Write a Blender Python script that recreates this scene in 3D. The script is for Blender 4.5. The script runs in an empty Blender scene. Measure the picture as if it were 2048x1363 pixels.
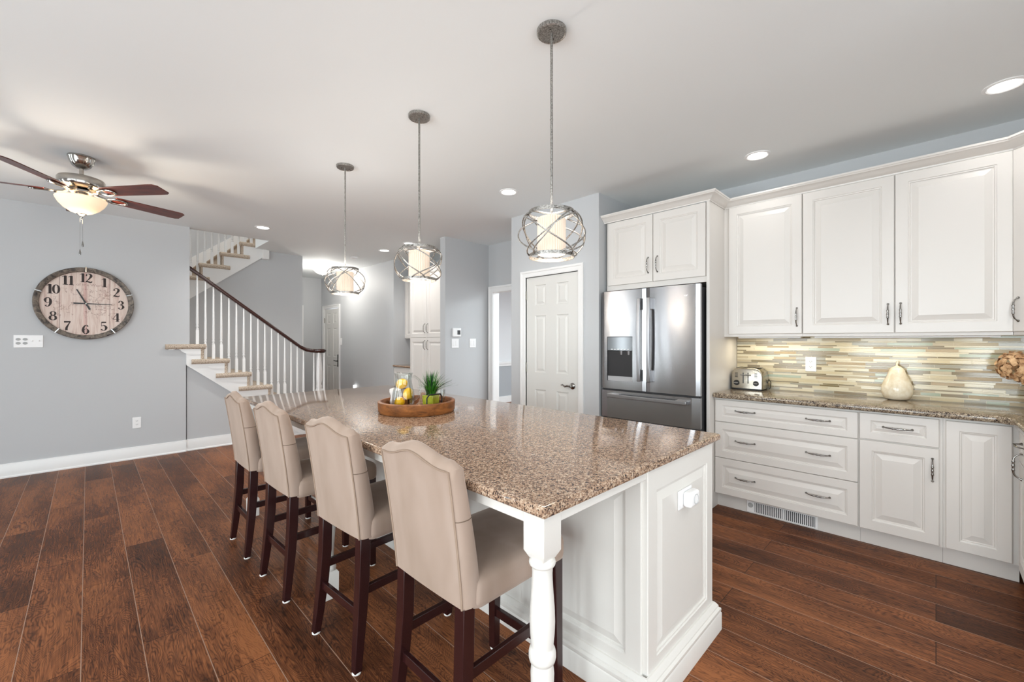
import bpy, math, random
from mathutils import Vector, Matrix
PI = math.pi
R = math.radians
random.seed(7)
SC = bpy.context.scene
COL = SC.collection

# ---------------------------------------------------------------- camera, world, light, exposure
cam_data = bpy.data.cameras.new('camera')
cam_data.sensor_width = 36.0
cam_data.lens = 848.0 / 2048.0 * 36.0
cam_data.clip_start = 0.02
cam = bpy.data.objects.new('camera', cam_data)
COL.objects.link(cam)
cam.location = (0, 0, 1.35)
cam.rotation_euler = (R(90), 0, R(-45))
SC.camera = cam

world = bpy.data.worlds.new('daylight')
SC.world = world
world.use_nodes = True
world.node_tree.nodes['Background'].inputs[0].default_value = (0.86, 0.93, 1.0, 1)
world.node_tree.nodes['Background'].inputs[1].default_value = 1.5

SC.view_settings.view_transform = 'Standard'
SC.view_settings.look = 'None'
SC.view_settings.exposure = 0.16
SC.view_settings.gamma = 1.0
SC.view_settings.use_curve_mapping = False
SC.cycles.use_denoising = True
SC.cycles.max_bounces = 10
SC.cycles.diffuse_bounces = 6
SC.cycles.transparent_max_bounces = 12
SC.cycles.caustics_reflective = False
SC.cycles.caustics_refractive = False
SC.cycles.sample_clamp_indirect = 6.0


def area(name, loc, rot, sx, sy, watts, color=(1, 1, 1), parent=None, shape='RECTANGLE', spread=PI):
    d = bpy.data.lights.new(name, 'AREA')
    d.shape = shape
    d.size = sx
    d.size_y = sy
    d.energy = watts
    d.color = color
    d.spread = spread
    o = bpy.data.objects.new(name, d)
    COL.objects.link(o)
    o.location = loc
    o.rotation_euler = rot
    if parent:
        o.parent = parent
    return o


def point(name, loc, watts, color=(1, 1, 1), radius=0.03, parent=None):
    d = bpy.data.lights.new(name, 'POINT')
    d.energy = watts
    d.color = color
    d.shadow_soft_size = radius
    o = bpy.data.objects.new(name, d)
    COL.objects.link(o)
    o.location = loc
    if parent:
        o.parent = parent
    return o


def spot(name, loc, watts, color, angle, blend, radius, parent=None):
    d = bpy.data.lights.new(name, 'SPOT')
    d.energy = watts
    d.color = color
    d.spot_size = angle
    d.spot_blend = blend
    d.shadow_soft_size = radius
    o = bpy.data.objects.new(name, d)
    COL.objects.link(o)
    o.location = loc
    if parent:
        o.parent = parent
    return o


CEIL = 2.75
# daylight through the big windows behind and to the left of the camera
DAY = (0.88, 0.965, 1.0)
area('window_daylight_back', (-0.5, -3.12, 1.35), (R(90), 0, 0), 4.6, 2.25, 100, DAY)
for yw, ww, pw in ((-0.95, 1.2, 84), (0.70, 1.2, 80), (2.35, 1.2, 74), (4.60, 0.16, 15), (5.92, 0.22, 22)):  # last two are narrow slits added for bright streaks on the refrigerator
    area('window_daylight_left', (-3.32, yw, 1.35), (R(90), 0, R(-90)), ww, 2.25, pw, DAY)
# bare fill spots added at ceiling height out of view, without fixtures
for lx, ly, pw in ((2.55, -0.62, 34), (1.0, -1.0, 40), (-0.7, 0.9, 20)):
    spot('ceiling_spot', (lx, ly, 2.735), pw, (1.0, 0.96, 0.91), R(150), 0.9, 0.06)
# area lights added to brighten the next room and the upper storey
area('next_room_fill', (6.2, 3.2, 2.4), (0, 0, 0), 2.0, 2.0, 150, DAY)
area('upstairs_fill', (0.6, 7.4, 4.9), (0, 0, 0), 2.5, 1.5, 40, (1, 0.97, 0.93))


# ---------------------------------------------------------------- materials
def C(r, g, b):
    def f(v):
        v /= 255.0
        return v / 12.92 if v <= 0.04045 else ((v + 0.055) / 1.055) ** 2.4
    return (f(r), f(g), f(b), 1.0)


def mat(name, col, rough=0.5, metal=0.0, spec=0.5, **kw):
    m = bpy.data.materials.new(name)
    m.use_nodes = True
    b = m.node_tree.nodes['Principled BSDF']
    b.inputs['Base Color'].default_value = col
    b.inputs['Roughness'].default_value = rough
    b.inputs['Metallic'].default_value = metal
    b.inputs['Specular IOR Level'].default_value = spec
    for k, v in kw.items():
        b.inputs[k.replace('_', ' ')].default_value = v
    return m


class NT:
    """short-hand for wiring nodes"""
    def __init__(self, m):
        self.t = m.node_tree
        self.b = self.t.nodes['Principled BSDF']

    def n(self, kind, **props):
        x = self.t.nodes.new(kind)
        for k, v in props.items():
            setattr(x, k, v)
        return x

    def l(self, a, b):
        self.t.links.new(a, b)

    def coord(self, scale=(1, 1, 1), kind='Object'):
        tc = self.n('ShaderNodeTexCoord')
        mp = self.n('ShaderNodeMapping')
        mp.inputs['Scale'].default_value = scale
        self.l(tc.outputs[kind], mp.inputs['Vector'])
        return mp.outputs['Vector']

    def noise(self, vec, scale, detail=2.0, rough=0.5, dist=0.0):
        x = self.n('ShaderNodeTexNoise')
        x.inputs['Scale'].default_value = scale
        x.inputs['Detail'].default_value = detail
        x.inputs['Roughness'].default_value = rough
        x.inputs['Distortion'].default_value = dist
        self.l(vec, x.inputs['Vector'])
        return x.outputs['Fac']

    def ramp(self, fac, stops, mode='LINEAR'):
        x = self.n('ShaderNodeValToRGB')
        x.color_ramp.interpolation = mode
        e = x.color_ramp.elements
        while len(e) < len(stops):
            e.new(0.5)
        for i, (p, c) in enumerate(stops):
            e[i].position = p
            e[i].color = c
        self.l(fac, x.inputs['Fac'])
        return x.outputs['Color']

    def math(self, op, a, b=None):
        x = self.n('ShaderNodeMath', operation=op)
        for i, v in enumerate((a, b)):
            if v is None:
                continue
            if isinstance(v, (int, float)):
                x.inputs[i].default_value = v
            else:
                self.l(v, x.inputs[i])
        return x.outputs[0]

    def mix(self, fac, a, b, mode='MIX'):
        x = self.n('ShaderNodeMix', data_type='RGBA', blend_type=mode)
        for s, v in ((x.inputs[0], fac), (x.inputs[6], a), (x.inputs[7], b)):
            if isinstance(v, (int, float)):
                s.default_value = v
            elif isinstance(v, tuple):
                s.default_value = v
            else:
                self.l(v, s)
        return x.outputs[2]

    def bump(self, h, strength=0.2, dist=0.01):
        x = self.n('ShaderNodeBump')
        x.inputs['Strength'].default_value = strength
        x.inputs['Distance'].default_value = dist
        self.l(h, x.inputs['Height'])
        self.l(x.outputs['Normal'], self.b.inputs['Normal'])

    def color(self, c):
        self.l(c, self.b.inputs['Base Color'])


def painted(name, col, rough=0.6, bumpy=0.03, scale=180):
    m = mat(name, col, rough)
    t = NT(m)
    v = t.coord()
    t.bump(t.noise(v, scale, 2), bumpy, 0.002)
    return m


M = {}
M['wall'] = painted('grey_wall_paint', C(192, 194, 196), 0.55)
M['ceiling'] = painted('white_ceiling_paint', C(234, 238, 239), 0.8)
M['trim'] = painted('white_trim_paint', C(234, 234, 233), 0.3, 0.01)
M['cabinet'] = painted('white_cabinet_lacquer', C(220, 216, 211), 0.32, 0.01)
M['island_paint'] = painted('warm_white_island_lacquer', C(219, 216, 210), 0.3, 0.01)
M['door'] = painted('white_door_paint', C(218, 217, 213), 0.35, 0.01)
M['plastic'] = mat('white_plastic', C(244, 244, 244), 0.3)
M['slot'] = mat('dark_slot', C(60, 60, 62), 0.6)
M['black'] = mat('black_plastic', C(18, 18, 20), 0.4)
M['gasket'] = mat('dark_gasket', C(40, 40, 42), 0.6)
M['nickel'] = mat('polished_nickel', C(150, 148, 145), 0.18, 1.0)
M['iron'] = mat('dark_iron', C(52, 50, 48), 0.45, 0.8)
M['hinge'] = mat('satin_hinge_metal', C(165, 162, 152), 0.35, 1.0)
M['white_felt'] = mat('white_glide', C(225, 222, 218), 0.6)
M['tan_rubber'] = mat('grey_plate', C(170, 172, 172), 0.5)


def wood_floor():
    m = mat('dark_plank_floor', C(96, 58, 42), 0.38, spec=0.12)
    t = NT(m)
    tc = t.n('ShaderNodeTexCoord')
    sp = t.n('ShaderNodeSeparateXYZ')
    t.l(tc.outputs['Object'], sp.inputs[0])
    cb = t.n('ShaderNodeCombineXYZ')
    t.l(sp.outputs[1], cb.inputs[0])
    t.l(t.math('ADD', sp.outputs[0], 0.021), cb.inputs[1])
    br = t.n('ShaderNodeTexBrick', offset=0.37, offset_frequency=2)
    br.inputs['Color1'].default_value = (0, 0, 0, 1)
    br.inputs['Color2'].default_value = (1, 1, 1, 1)
    br.inputs['Mortar'].default_value = (0.5, 0.5, 0.5, 1)
    br.inputs['Scale'].default_value = 1.0
    br.inputs['Mortar Size'].default_value = 0.0016
    br.inputs['Mortar Smooth'].default_value = 0.2
    br.inputs['Brick Width'].default_value = 1.25
    br.inputs['Row Height'].default_value = 0.194
    t.l(cb.outputs[0], br.inputs['Vector'])
    rnd = t.n('ShaderNodeSeparateColor')
    t.l(br.outputs['Color'], rnd.inputs[0])
    v = t.n('ShaderNodeCombineXYZ')
    t.l(t.math('MULTIPLY', sp.outputs[0], 6.5), v.inputs[0])
    t.l(t.math('MULTIPLY', sp.outputs[1], 1.7), v.inputs[1])
    t.l(t.math('MULTIPLY', rnd.outputs[0], 43.0), v.inputs[2])
    n1 = t.noise(v.outputs[0], 1.0, 2.5, 0.5, 0.7)
    wob = t.noise(v.outputs[0], 9.0, 2, 0.5)
    ph = t.math('ADD', t.math('MULTIPLY', n1, 165.0), t.math('MULTIPLY', wob, 5.0))
    rings = t.math('ABSOLUTE', t.math('SINE', ph))
    rings = t.math('POWER', rings, 0.45)
    v2 = t.n('ShaderNodeCombineXYZ')
    t.l(t.math('MULTIPLY', sp.outputs[0], 160.0), v2.inputs[0])
    t.l(t.math('MULTIPLY', sp.outputs[1], 9.0), v2.inputs[1])
    t.l(rnd.outputs[0], v2.inputs[2])
    streak = t.noise(v2.outputs[0], 1.0, 3, 0.6, 0.3)
    patch = t.noise(v.outputs[0], 0.55, 2, 0.5, 0.4)
    fig = t.math('ADD', t.math('MULTIPLY', rings, 0.25), t.math('MULTIPLY', streak, 0.66))
    fig = t.math('ADD', fig, t.math('MULTIPLY', patch, 0.62))
    fig = t.math('ADD', fig, t.math('MULTIPLY', rnd.outputs[0], 0.14))
    fig = t.math('MULTIPLY', fig, 0.85)
    col = t.ramp(fig, [(0.54, C(44, 26, 18)), (0.72, C(92, 54, 34)), (0.93, C(148, 93, 58))])
    fr = t.math('FRACT', t.math('DIVIDE', t.math('ADD', sp.outputs[0], 0.021), 0.194))
    along = t.math('GREATER_THAN', t.math('ABSOLUTE', t.math('SUBTRACT', fr, 0.5)), 0.49)
    col = t.mix(br.outputs['Fac'], col, t.mix(along, C(40, 25, 18), C(158, 130, 112)))  # long seams carry a painted pale glint, end joints stay dark
    t.color(col)
    h = t.math('SUBTRACT', t.math('MULTIPLY', fig, 0.35), br.outputs['Fac'])
    t.bump(h, 0.35, 0.0015)
    t.l(t.math('MULTIPLY_ADD', streak, 0.22), t.b.inputs['Roughness'])
    t.b.inputs['Roughness'].links[0].from_node.inputs[2].default_value = 0.30
    return m


M['floor'] = wood_floor()


def granite(name, stops, scale=1.0, rough=0.07):
    m = mat(name, C(140, 115, 98), rough, spec=0.5)
    t = NT(m)
    v = t.coord()
    vo = t.n('ShaderNodeTexVoronoi')
    vo.inputs['Scale'].default_value = 260 * scale
    t.l(v, vo.inputs['Vector'])
    s = t.n('ShaderNodeSeparateColor')
    t.l(vo.outputs['Color'], s.inputs[0])
    n2 = t.noise(v, 60 * scale, 3, 0.65)
    f = t.math('ADD', t.math('MULTIPLY', s.outputs[0], 0.55), t.math('MULTIPLY', n2, 0.9))
    f = t.math('SUBTRACT', f, 0.22)
    t.color(t.ramp(f, stops))
    return m


M['granite'] = granite('brown_speckled_granite', [
    (0.16, C(38, 33, 35)), (0.30, C(84, 68, 60)), (0.42, C(138, 109, 89)), (0.62, C(171, 143, 119)), (0.85, C(204, 185, 163))])


M['granite_counter'] = granite('dark_flecked_granite', [(0.18, C(36, 31, 31)), (0.34, C(78, 66, 58)), (0.48, C(130, 114, 96)), (0.66, C(164, 148, 126)), (0.88, C(204, 192, 170))], 1.0, 0.12)


def steel(name, col, rough, wav=0.25, wscale=3.0):
    m = mat(name, col, rough, 1.0)
    t = NT(m)
    v = t.coord((1.0, 1.0, 0.22))
    n1 = t.noise(v, wscale, 1.5, 0.5, 0.6)
    v2 = t.coord((3, 3, 700))
    n2 = t.noise(v2, 1.0, 2)
    h = t.math('ADD', t.math('MULTIPLY', n1, 1.0), t.math('MULTIPLY', n2, 0.004))
    t.bump(h, wav, 0.03)
    return m


M['steel'] = steel('brushed_stainless_steel', C(162, 162, 164), 0.22)
_b = M['steel'].node_tree.nodes['Principled BSDF']
_b.inputs['Anisotropic'].default_value = 0.65
_b.inputs['Anisotropic Rotation'].default_value = 0.25
_tg = M['steel'].node_tree.nodes.new('ShaderNodeTangent')
_tg.direction_type = 'RADIAL'
_tg.axis = 'Z'
M['steel'].node_tree.links.new(_tg.outputs[0], _b.inputs['Tangent'])
M['steel_handle'] = mat('stainless_handle', C(170, 170, 172), 0.28, 1.0)
M['steel_dark'] = mat('dark_appliance_side', C(92, 93, 96), 0.45, 0.4)
M['toaster'] = mat('toaster_steel', C(176, 170, 158), 0.26, 1.0)
M['fan_metal'] = mat('fan_nickel', C(176, 172, 166), 0.16, 1.0)


def weathered_silver():
    m = mat('weathered_silver_metal', C(150, 148, 144), 0.4, 0.85)
    t = NT(m)
    f = t.noise(t.coord(), 160, 4, 0.7)
    t.color(t.ramp(f, [(0.35, C(98, 95, 92)), (0.6, C(176, 172, 166))]))
    return m


M['silver'] = weathered_silver()


def velvet():
    m = mat('beige_microsuede', C(176, 156, 140), 0.9, spec=0.15)
    b = m.node_tree.nodes['Principled BSDF']
    b.inputs['Sheen Weight'].default_value = 0.55
    b.inputs['Sheen Roughness'].default_value = 0.45
    b.inputs['Sheen Tint'].default_value = C(226, 214, 204)
    t = NT(m)
    v = t.coord((7, 7, 2.6))
    n = t.noise(v, 1.0, 2, 0.5, 0.3)
    t.color(t.ramp(n, [(0.3, C(150, 130, 115)), (0.55, C(162, 142, 128)), (0.75, C(171, 152, 139))]))
    t.bump(t.noise(t.coord(), 400, 2), 0.08, 0.002)
    return m


M['velvet'] = velvet()
M['piping'] = mat('beige_piping', C(150, 130, 114), 0.9, spec=0.15)
M['seam'] = mat('dark_seam_thread', C(108, 90, 76), 0.9)  # thread darker than the fabric
M['espresso'] = mat('espresso_stained_wood', C(44, 20, 20), 0.22, spec=0.5)
M['rail_wood'] = mat('dark_mahogany_handrail', C(54, 30, 26), 0.2)


def carpet():
    m = mat('beige_carpet', C(180, 156, 132), 1.0, spec=0.1)
    t = NT(m)
    v = t.coord()
    n = t.noise(v, 140, 3, 0.7)
    t.color(t.ramp(n, [(0.34, C(146, 126, 106)), (0.5, C(206, 189, 170)), (0.66, C(236, 224, 210))]))
    t.bump(n, 0.9, 0.01)
    return m


M['carpet'] = carpet()


def simple_wood(name, c1, c2, scale, rough=0.35, stretch=(1, 1, 8)):
    m = mat(name, c1, rough)
    t = NT(m)
    n = t.noise(t.coord(stretch), scale, 4, 0.6, 0.8)
    t.color(t.ramp(n, [(0.32, c1), (0.68, c2)]))
    return m


M['tray'] = simple_wood('mango_wood', C(92, 54, 26), C(160, 100, 50), 12, 0.45, (1, 1, 2.5))
M['blade'] = simple_wood('cherry_fan_blade', C(58, 20, 16), C(104, 44, 32), 6, 0.3, (1, 9, 9))
M['clock_frame'] = simple_wood('weathered_grey_wood', C(40, 38, 40), C(138, 126, 114), 26, 0.6, (1, 1, 1))
M['numeral'] = mat('black_brown_print', C(52, 42, 40), 0.7)
M['faint_print'] = mat('faint_sepia_print', C(176, 146, 138), 0.8)


def clock_face():
    m = mat('printed_plank_clock_face', C(214, 190, 178), 0.55)
    t = NT(m)
    tc = t.n('ShaderNodeTexCoord')
    sp = t.n('ShaderNodeSeparateXYZ')
    t.l(tc.outputs['Object'], sp.inputs[0])
    v = t.coord((14, 1, 1.2))
    streak = t.noise(v, 3.0, 5, 0.65, 0.4)
    base = t.ramp(streak, [(0.3, C(190, 158, 148)), (0.5, C(219, 200, 189)), (0.72, C(230, 216, 207))])
    # sepia coast lines of an old map across the middle
    cn = t.noise(t.coord((5.5, 5.5, 5.5)), 1.0, 5, 0.62)
    line = t.math('ABSOLUTE', t.math('SUBTRACT', cn, 0.5))
    line = t.math('LESS_THAN', line, 0.008)
    zz = t.math('LESS_THAN', t.math('ABSOLUTE', sp.outputs[2]), 0.16)
    xx = t.math('LESS_THAN', t.math('ABSOLUTE', sp.outputs[0]), 0.24)
    line = t.math('MULTIPLY', t.math('MULTIPLY', line, zz), xx)
    base = t.mix(t.math('MULTIPLY', line, 0.55), base, C(140, 104, 92))
    # reddish worn stripe down the middle board joint
    red = t.math('LESS_THAN', t.math('ABSOLUTE', t.math('ADD', sp.outputs[0], t.math('MULTIPLY', streak, 0.012))), 0.013)
    base = t.mix(t.math('MULTIPLY', red, 0.24), base, C(196, 92, 92))
    for x0 in (-0.195, 0.0, 0.185):
        g = t.math('LESS_THAN', t.math('ABSOLUTE', t.math('SUBTRACT', sp.outputs[0], x0)), 0.0018)
        base = t.mix(t.math('MULTIPLY', g, 0.75), base, C(92, 66, 60))
    t.color(base)
    return m


M['clock_face'] = clock_face()


def emit(name, col, strength, base=None):
    m = mat(name, base or col, 0.6)
    b = m.node_tree.nodes['Principled BSDF']
    b.inputs['Emission Color'].default_value = col
    b.inputs['Emission Strength'].default_value = strength
    return m


M['lamp_disc'] = emit('lit_lamp_lens', (1, 0.97, 0.92, 1), 9.0)
M['lampshade'] = emit('lit_pleated_lampshade', (1.0, 0.80, 0.62, 1), 0.30, C(206, 190, 174))
M['bulb'] = emit('lit_bulb', (1.0, 0.88, 0.72, 1), 4.0)
M['bowl'] = emit('lit_amber_glass_bowl', (1.0, 0.78, 0.52, 1), 0.42, C(248, 226, 196))
M['hall_bowl'] = emit('lit_white_glass_bowl', (1.0, 0.93, 0.82, 1), 1.1, C(245, 240, 230))
M['night_light'] = emit('lit_night_light', (1, 1, 1, 1), 3.0)


def glass(name, col=(1, 1, 1, 1), rough=0.0):
    m = mat(name, col, rough)
    nt = m.node_tree
    out = nt.nodes['Material Output']
    tr = nt.nodes.new('ShaderNodeBsdfTransparent')
    tr.inputs[0].default_value = (0.97, 0.985, 0.98, 1)
    gl = nt.nodes.new('ShaderNodeBsdfGlossy')
    gl.inputs['Roughness'].default_value = 0.02
    lw = nt.nodes.new('ShaderNodeLayerWeight')
    lw.inputs[0].default_value = 0.35
    mul = nt.nodes.new('ShaderNodeMath')
    mul.operation = 'MULTIPLY_ADD'
    mul.inputs[1].default_value = 0.4
    mul.inputs[2].default_value = 0.02
    mx = nt.nodes.new('ShaderNodeMixShader')
    nt.links.new(lw.outputs['Fresnel'], mul.inputs[0])
    nt.links.new(mul.outputs[0], mx.inputs[0])
    nt.links.new(tr.outputs[0], mx.inputs[1])
    nt.links.new(gl.outputs[0], mx.inputs[2])
    nt.links.new(mx.outputs[0], out.inputs[0])
    return m


M['glass'] = glass('clear_glass')
M['lemon'] = mat('lemon_peel', C(246, 190, 14), 0.38)
_t = NT(M['lemon'])
_t.bump(_t.noise(_t.coord(), 260, 2), 0.2, 0.002)
M['grass'] = mat('green_grass_blade', C(52, 122, 30), 0.45)
M['grass_dark'] = mat('dark_green_grass_blade', C(34, 66, 36), 0.5)
M['pot'] = simple_wood('glazed_lime_ceramic', C(132, 138, 36), C(176, 178, 70), 14, 0.15, (1, 1, 1))
M['soil'] = mat('potting_moss', C(46, 48, 24), 0.95)
M['linen'] = mat('white_linen', C(236, 232, 228), 0.9)
M['napkin'] = simple_wood('brown_striped_cloth', C(122, 92, 74), C(188, 160, 138), 30, 0.9, (1, 6, 1))
M['ceramic'] = mat('cream_glazed_ceramic', C(238, 228, 204), 0.14, spec=0.6)
_t = NT(M['ceramic'])
_t.color(_t.ramp(_t.noise(_t.coord(), 30, 4, 0.6), [(0.3, C(226, 212, 182)), (0.6, C(242, 234, 214))]))
M['hydrangea'] = mat('dried_hydrangea_petal', C(190, 142, 94), 0.85)
_t = NT(M['hydrangea'])
_t.color(_t.ramp(_t.noise(_t.coord(), 28, 3, 0.6), [(0.3, C(162, 114, 74)), (0.65, C(232, 194, 148))]))
M['stem'] = mat('dry_stem', C(110, 88, 56), 0.8)
M['vase'] = mat('cream_vase_glaze', C(226, 214, 190), 0.25)
M['grout'] = mat('cream_grout', C(216, 208, 186), 0.8)
M['tiles'] = [
    mat('tile_cream_glass', C(212, 204, 178), 0.12),
    mat('tile_ivory_glass', C(204, 192, 160), 0.1),
    mat('tile_tan_stone', C(172, 152, 118), 0.35),
    mat('tile_beige_stone', C(186, 172, 142), 0.35),
    mat('tile_olive_glass', C(128, 114, 82), 0.1),
    mat('tile_grey_glass', C(160, 156, 140), 0.1),
    mat('tile_pale_green_glass', C(168, 178, 158), 0.1),
    mat('tile_taupe_glass', C(138, 124, 98), 0.12),
]
M['display'] = mat('smoked_display', C(120, 122, 124), 0.12, 0.6)
M['alcove'] = mat('dispenser_alcove', C(176, 176, 178), 0.35, 0.15)
M['badge'] = mat('chrome_badge_script', C(232, 232, 232), 0.2, 0.6)
M['chair_rail_wall'] = painted('mid_grey_wall_paint', C(170, 174, 178), 0.6)
M['pale_wall'] = painted('pale_wall_paint', C(226, 228, 230), 0.6)
M['pebble'] = mat('brown_pebble', C(96, 62, 58), 0.5)
M['steel_grill'] = mat('grey_grille_gap', C(70, 72, 74), 0.6)


# ---------------------------------------------------------------- mesh helpers
class MB:
    def __init__(self):
        self.v = []
        self.f = []
        self.mi = []
        self.cur = 0

    def add(self, verts, faces):
        o = len(self.v)
        self.v += [tuple(p) for p in verts]
        for f in faces:
            self.f.append(tuple(i + o for i in f))
            self.mi.append(self.cur)
        return self

    def box(self, x0, x1, y0, y1, z0, z1):
        x0, x1 = min(x0, x1), max(x0, x1)
        y0, y1 = min(y0, y1), max(y0, y1)
        z0, z1 = min(z0, z1), max(z0, z1)
        return self.add([(x0, y0, z0), (x1, y0, z0), (x1, y1, z0), (x0, y1, z0), (x0, y0, z1), (x1, y0, z1), (x1, y1, z1), (x0, y1, z1)],
                        [(0, 3, 2, 1), (4, 5, 6, 7), (0, 1, 5, 4), (1, 2, 6, 5), (2, 3, 7, 6), (3, 0, 4, 7)])

    def loops(self, loops, close=True, cap0=True, cap1=True):
        n = len(loops[0])
        vs = [p for lp in loops for p in lp]
        fs = []
        for i in range(len(loops) - 1):
            for j in range(n if close else n - 1):
                a, b = i * n + j, i * n + (j + 1) % n
                fs.append((a, b, b + n, a + n))
        if cap0:
            fs.append(tuple(range(n - 1, -1, -1)))
        if cap1:
            fs.append(tuple((len(loops) - 1) * n + j for j in range(n)))
        return self.add(vs, fs)

    def lathe(self, prof, n=24, c=(0, 0, 0), cap0=True, cap1=True):
        lps = []
        for r, z in prof:
            r = max(r, 1e-5)
            lps.append([(c[0] + r * math.cos(2 * PI * k / n), c[1] + r * math.sin(2 * PI * k / n), c[2] + z) for k in range(n)])
        return self.loops(lps, True, cap0, cap1)

    def tube(self, path, r, n=8, closed=False, cap=True, flat=1.0):
        P = [Vector(p) for p in path]
        m = len(P)
        rs = r if isinstance(r, (list, tuple)) else [r] * m
        up = None
        lps = []
        for i in range(m):
            if closed:
                d = P[(i + 1) % m] - P[i - 1]
            else:
                d = P[min(i + 1, m - 1)] - P[max(i - 1, 0)]
            if d.length < 1e-9:
                d = Vector((0, 0, 1))
            d.normalize()
            if up is None:
                up = Vector((0, 0, 1)) if abs(d.z) < 0.9 else Vector((1, 0, 0))
            a = d.cross(up)
            if a.length < 1e-6:
                a = d.cross(Vector((0, 1, 0)))
            a.normalize()
            b = a.cross(d)
            up = b
            lps.append([tuple(P[i] + a * (rs[i] * math.cos(2 * PI * k / n)) + b * (rs[i] * flat * math.sin(2 * PI * k / n))) for k in range(n)])
        if closed:
            lps.append(lps[0])
            return self.loops(lps, True, False, False)
        return self.loops(lps, True, cap, cap)

    def prism(self, poly, axis, a0, a1):
        """poly of 2-D points extruded along an axis: 'y' -> (x,z), 'x' -> (y,z), 'z' -> (x,y)"""
        def p3(p, a):
            return {'y': (p[0], a, p[1]), 'x': (a, p[0], p[1]), 'z': (p[0], p[1], a)}[axis]
        n = len(poly)
        vs = [p3(p, a0) for p in poly] + [p3(p, a1) for p in poly]
        fs = [tuple(range(n)), tuple(range(2 * n - 1, n - 1, -1))]
        fs += [(i, i + n, (i + 1) % n + n, (i + 1) % n) for i in range(n)]
        return self.add(vs, fs)

    def sq_leg(self, pts):
        """square section swept through (x, y, z, half width)"""
        return self.loops([[(x - h, y - h, z), (x + h, y - h, z), (x + h, y + h, z), (x - h, y + h, z)] for x, y, z, h in pts])

    def slab(self, x0, x1, y0, y1, rad, rings, n=6):
        """stack of rounded rectangles: rings = (inset, z)"""
        lps = []
        for ins, z in rings:
            a, b, c, d = x0 + ins, x1 - ins, y0 + ins, y1 - ins
            r = max(rad - ins * 0.6, 0.002)
            r = min(r, (b - a) / 2 - 1e-4, (d - c) / 2 - 1e-4)
            lp = []
            for cx, cy, s in ((b - r, d - r, 0), (a + r, d - r, 1), (a + r, c + r, 2), (b - r, c + r, 3)):
                for k in range(n + 1):
                    t = (s + k / n) * PI / 2
                    lp.append((cx + r * math.cos(t), cy + r * math.sin(t), z))
            lps.append(lp)
        return self.loops(lps)

    def panels(self, xs, zs, holes, t, prof, y0=0.0, edge=0.003):
        """door leaf: front faces -y at y0-t, raised panels in the cells named by holes"""
        yf = y0 - t
        X0, X1, Z0, Z1 = xs[0], xs[-1], zs[0], zs[-1]
        e = edge
        xs = [X0 + e] + list(xs[1:-1]) + [X1 - e]
        zs = [Z0 + e] + list(zs[1:-1]) + [Z1 - e]
        for i in range(len(xs) - 1):
            for j in range(len(zs) - 1):
                a, b, c, d = xs[i], xs[i + 1], zs[j], zs[j + 1]
                if (i, j) in holes:
                    lps = []
                    for ins, dy in prof:
                        lps.append([(a + ins, yf + dy, c + ins), (b - ins, yf + dy, c + ins), (b - ins, yf + dy, d - ins), (a + ins, yf + dy, d - ins)])
                    self.loops(lps, True, False, True)
                else:
                    self.add([(a, yf, c), (b, yf, c), (b, yf, d), (a, yf, d)], [(0, 1, 2, 3)])
        def rect(i, y):
            return [(X0 + i, y, Z0 + i), (X1 - i, y, Z0 + i), (X1 - i, y, Z1 - i), (X0 + i, y, Z1 - i)]
        self.loops([rect(e, yf), rect(0, yf + e), rect(0, y0)], True, False, False)
        self.f[-8:] = [tuple(reversed(f)) for f in self.f[-8:]]
        self.add(rect(0, y0), [(3, 2, 1, 0)])
        return self

    def sweep(self, path, prof, left=True, closed=False):
        """profile (out, z) mitred along a plan path of (x, y)"""
        P = [Vector(p) for p in path]
        s = 1 if left else -1
        lps = []
        for i, p in enumerate(P):
            ns = []
            if i > 0:
                d = (P[i] - P[i - 1]).normalized()
                ns.append(Vector((-d.y, d.x)) * s)
            if i < len(P) - 1:
                d = (P[i + 1] - P[i]).normalized()
                ns.append(Vector((-d.y, d.x)) * s)
            if len(ns) == 2:
                m = (ns[0] + ns[1]).normalized()
                m = m / max(m.dot(ns[0]), 0.2)
            else:
                m = ns[0]
            lps.append([(p.x + m.x * o, p.y + m.y * o, z) for o, z in prof])
        return self.loops(lps, True)


def obj(name, mb, m, parent=None, loc=None, rot=None, bevel=0.0, smooth=35, seg=2):
    me = bpy.data.meshes.new(name)
    me.from_pydata(mb.v, [], mb.f)
    if isinstance(m, (list, tuple)):
        for x in m:
            me.materials.append(x)
        me.polygons.foreach_set('material_index', mb.mi)
    else:
        me.materials.append(m)
    import bmesh
    bm = bmesh.new()
    bm.from_mesh(me)
    bmesh.ops.recalc_face_normals(bm, faces=bm.faces)
    bm.to_mesh(me)
    bm.free()
    if smooth:
        me.shade_smooth()
        me.set_sharp_from_angle(angle=R(smooth))
    o = bpy.data.objects.new(name, me)
    COL.objects.link(o)
    if parent is not None:
        o.parent = parent
    if loc:
        o.location = loc
    if rot:
        o.rotation_euler = rot
    if bevel:
        b = o.modifiers.new('soft_edges', 'BEVEL')
        b.width = bevel
        b.segments = seg
        b.limit_method = 'ANGLE'
        b.angle_limit = R(40)
    return o


def thing(name, label, cat, loc=(0, 0, 0), rotz=0.0, group=None):
    o = bpy.data.objects.new(name, None)
    o.empty_display_size = 0.1
    COL.objects.link(o)
    o.location = loc
    o.rotation_euler = (0, 0, rotz)
    return tag(o, label, cat, group)


def tag(o, label, cat, group=None):
    o['label'] = label
    o['category'] = cat
    if group:
        o['group'] = group
    return o


def struct(name, mb, m, **kw):
    o = obj(name, mb, m, **kw)
    if o.parent is None:
        o['kind'] = 'structure'
    return o


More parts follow.
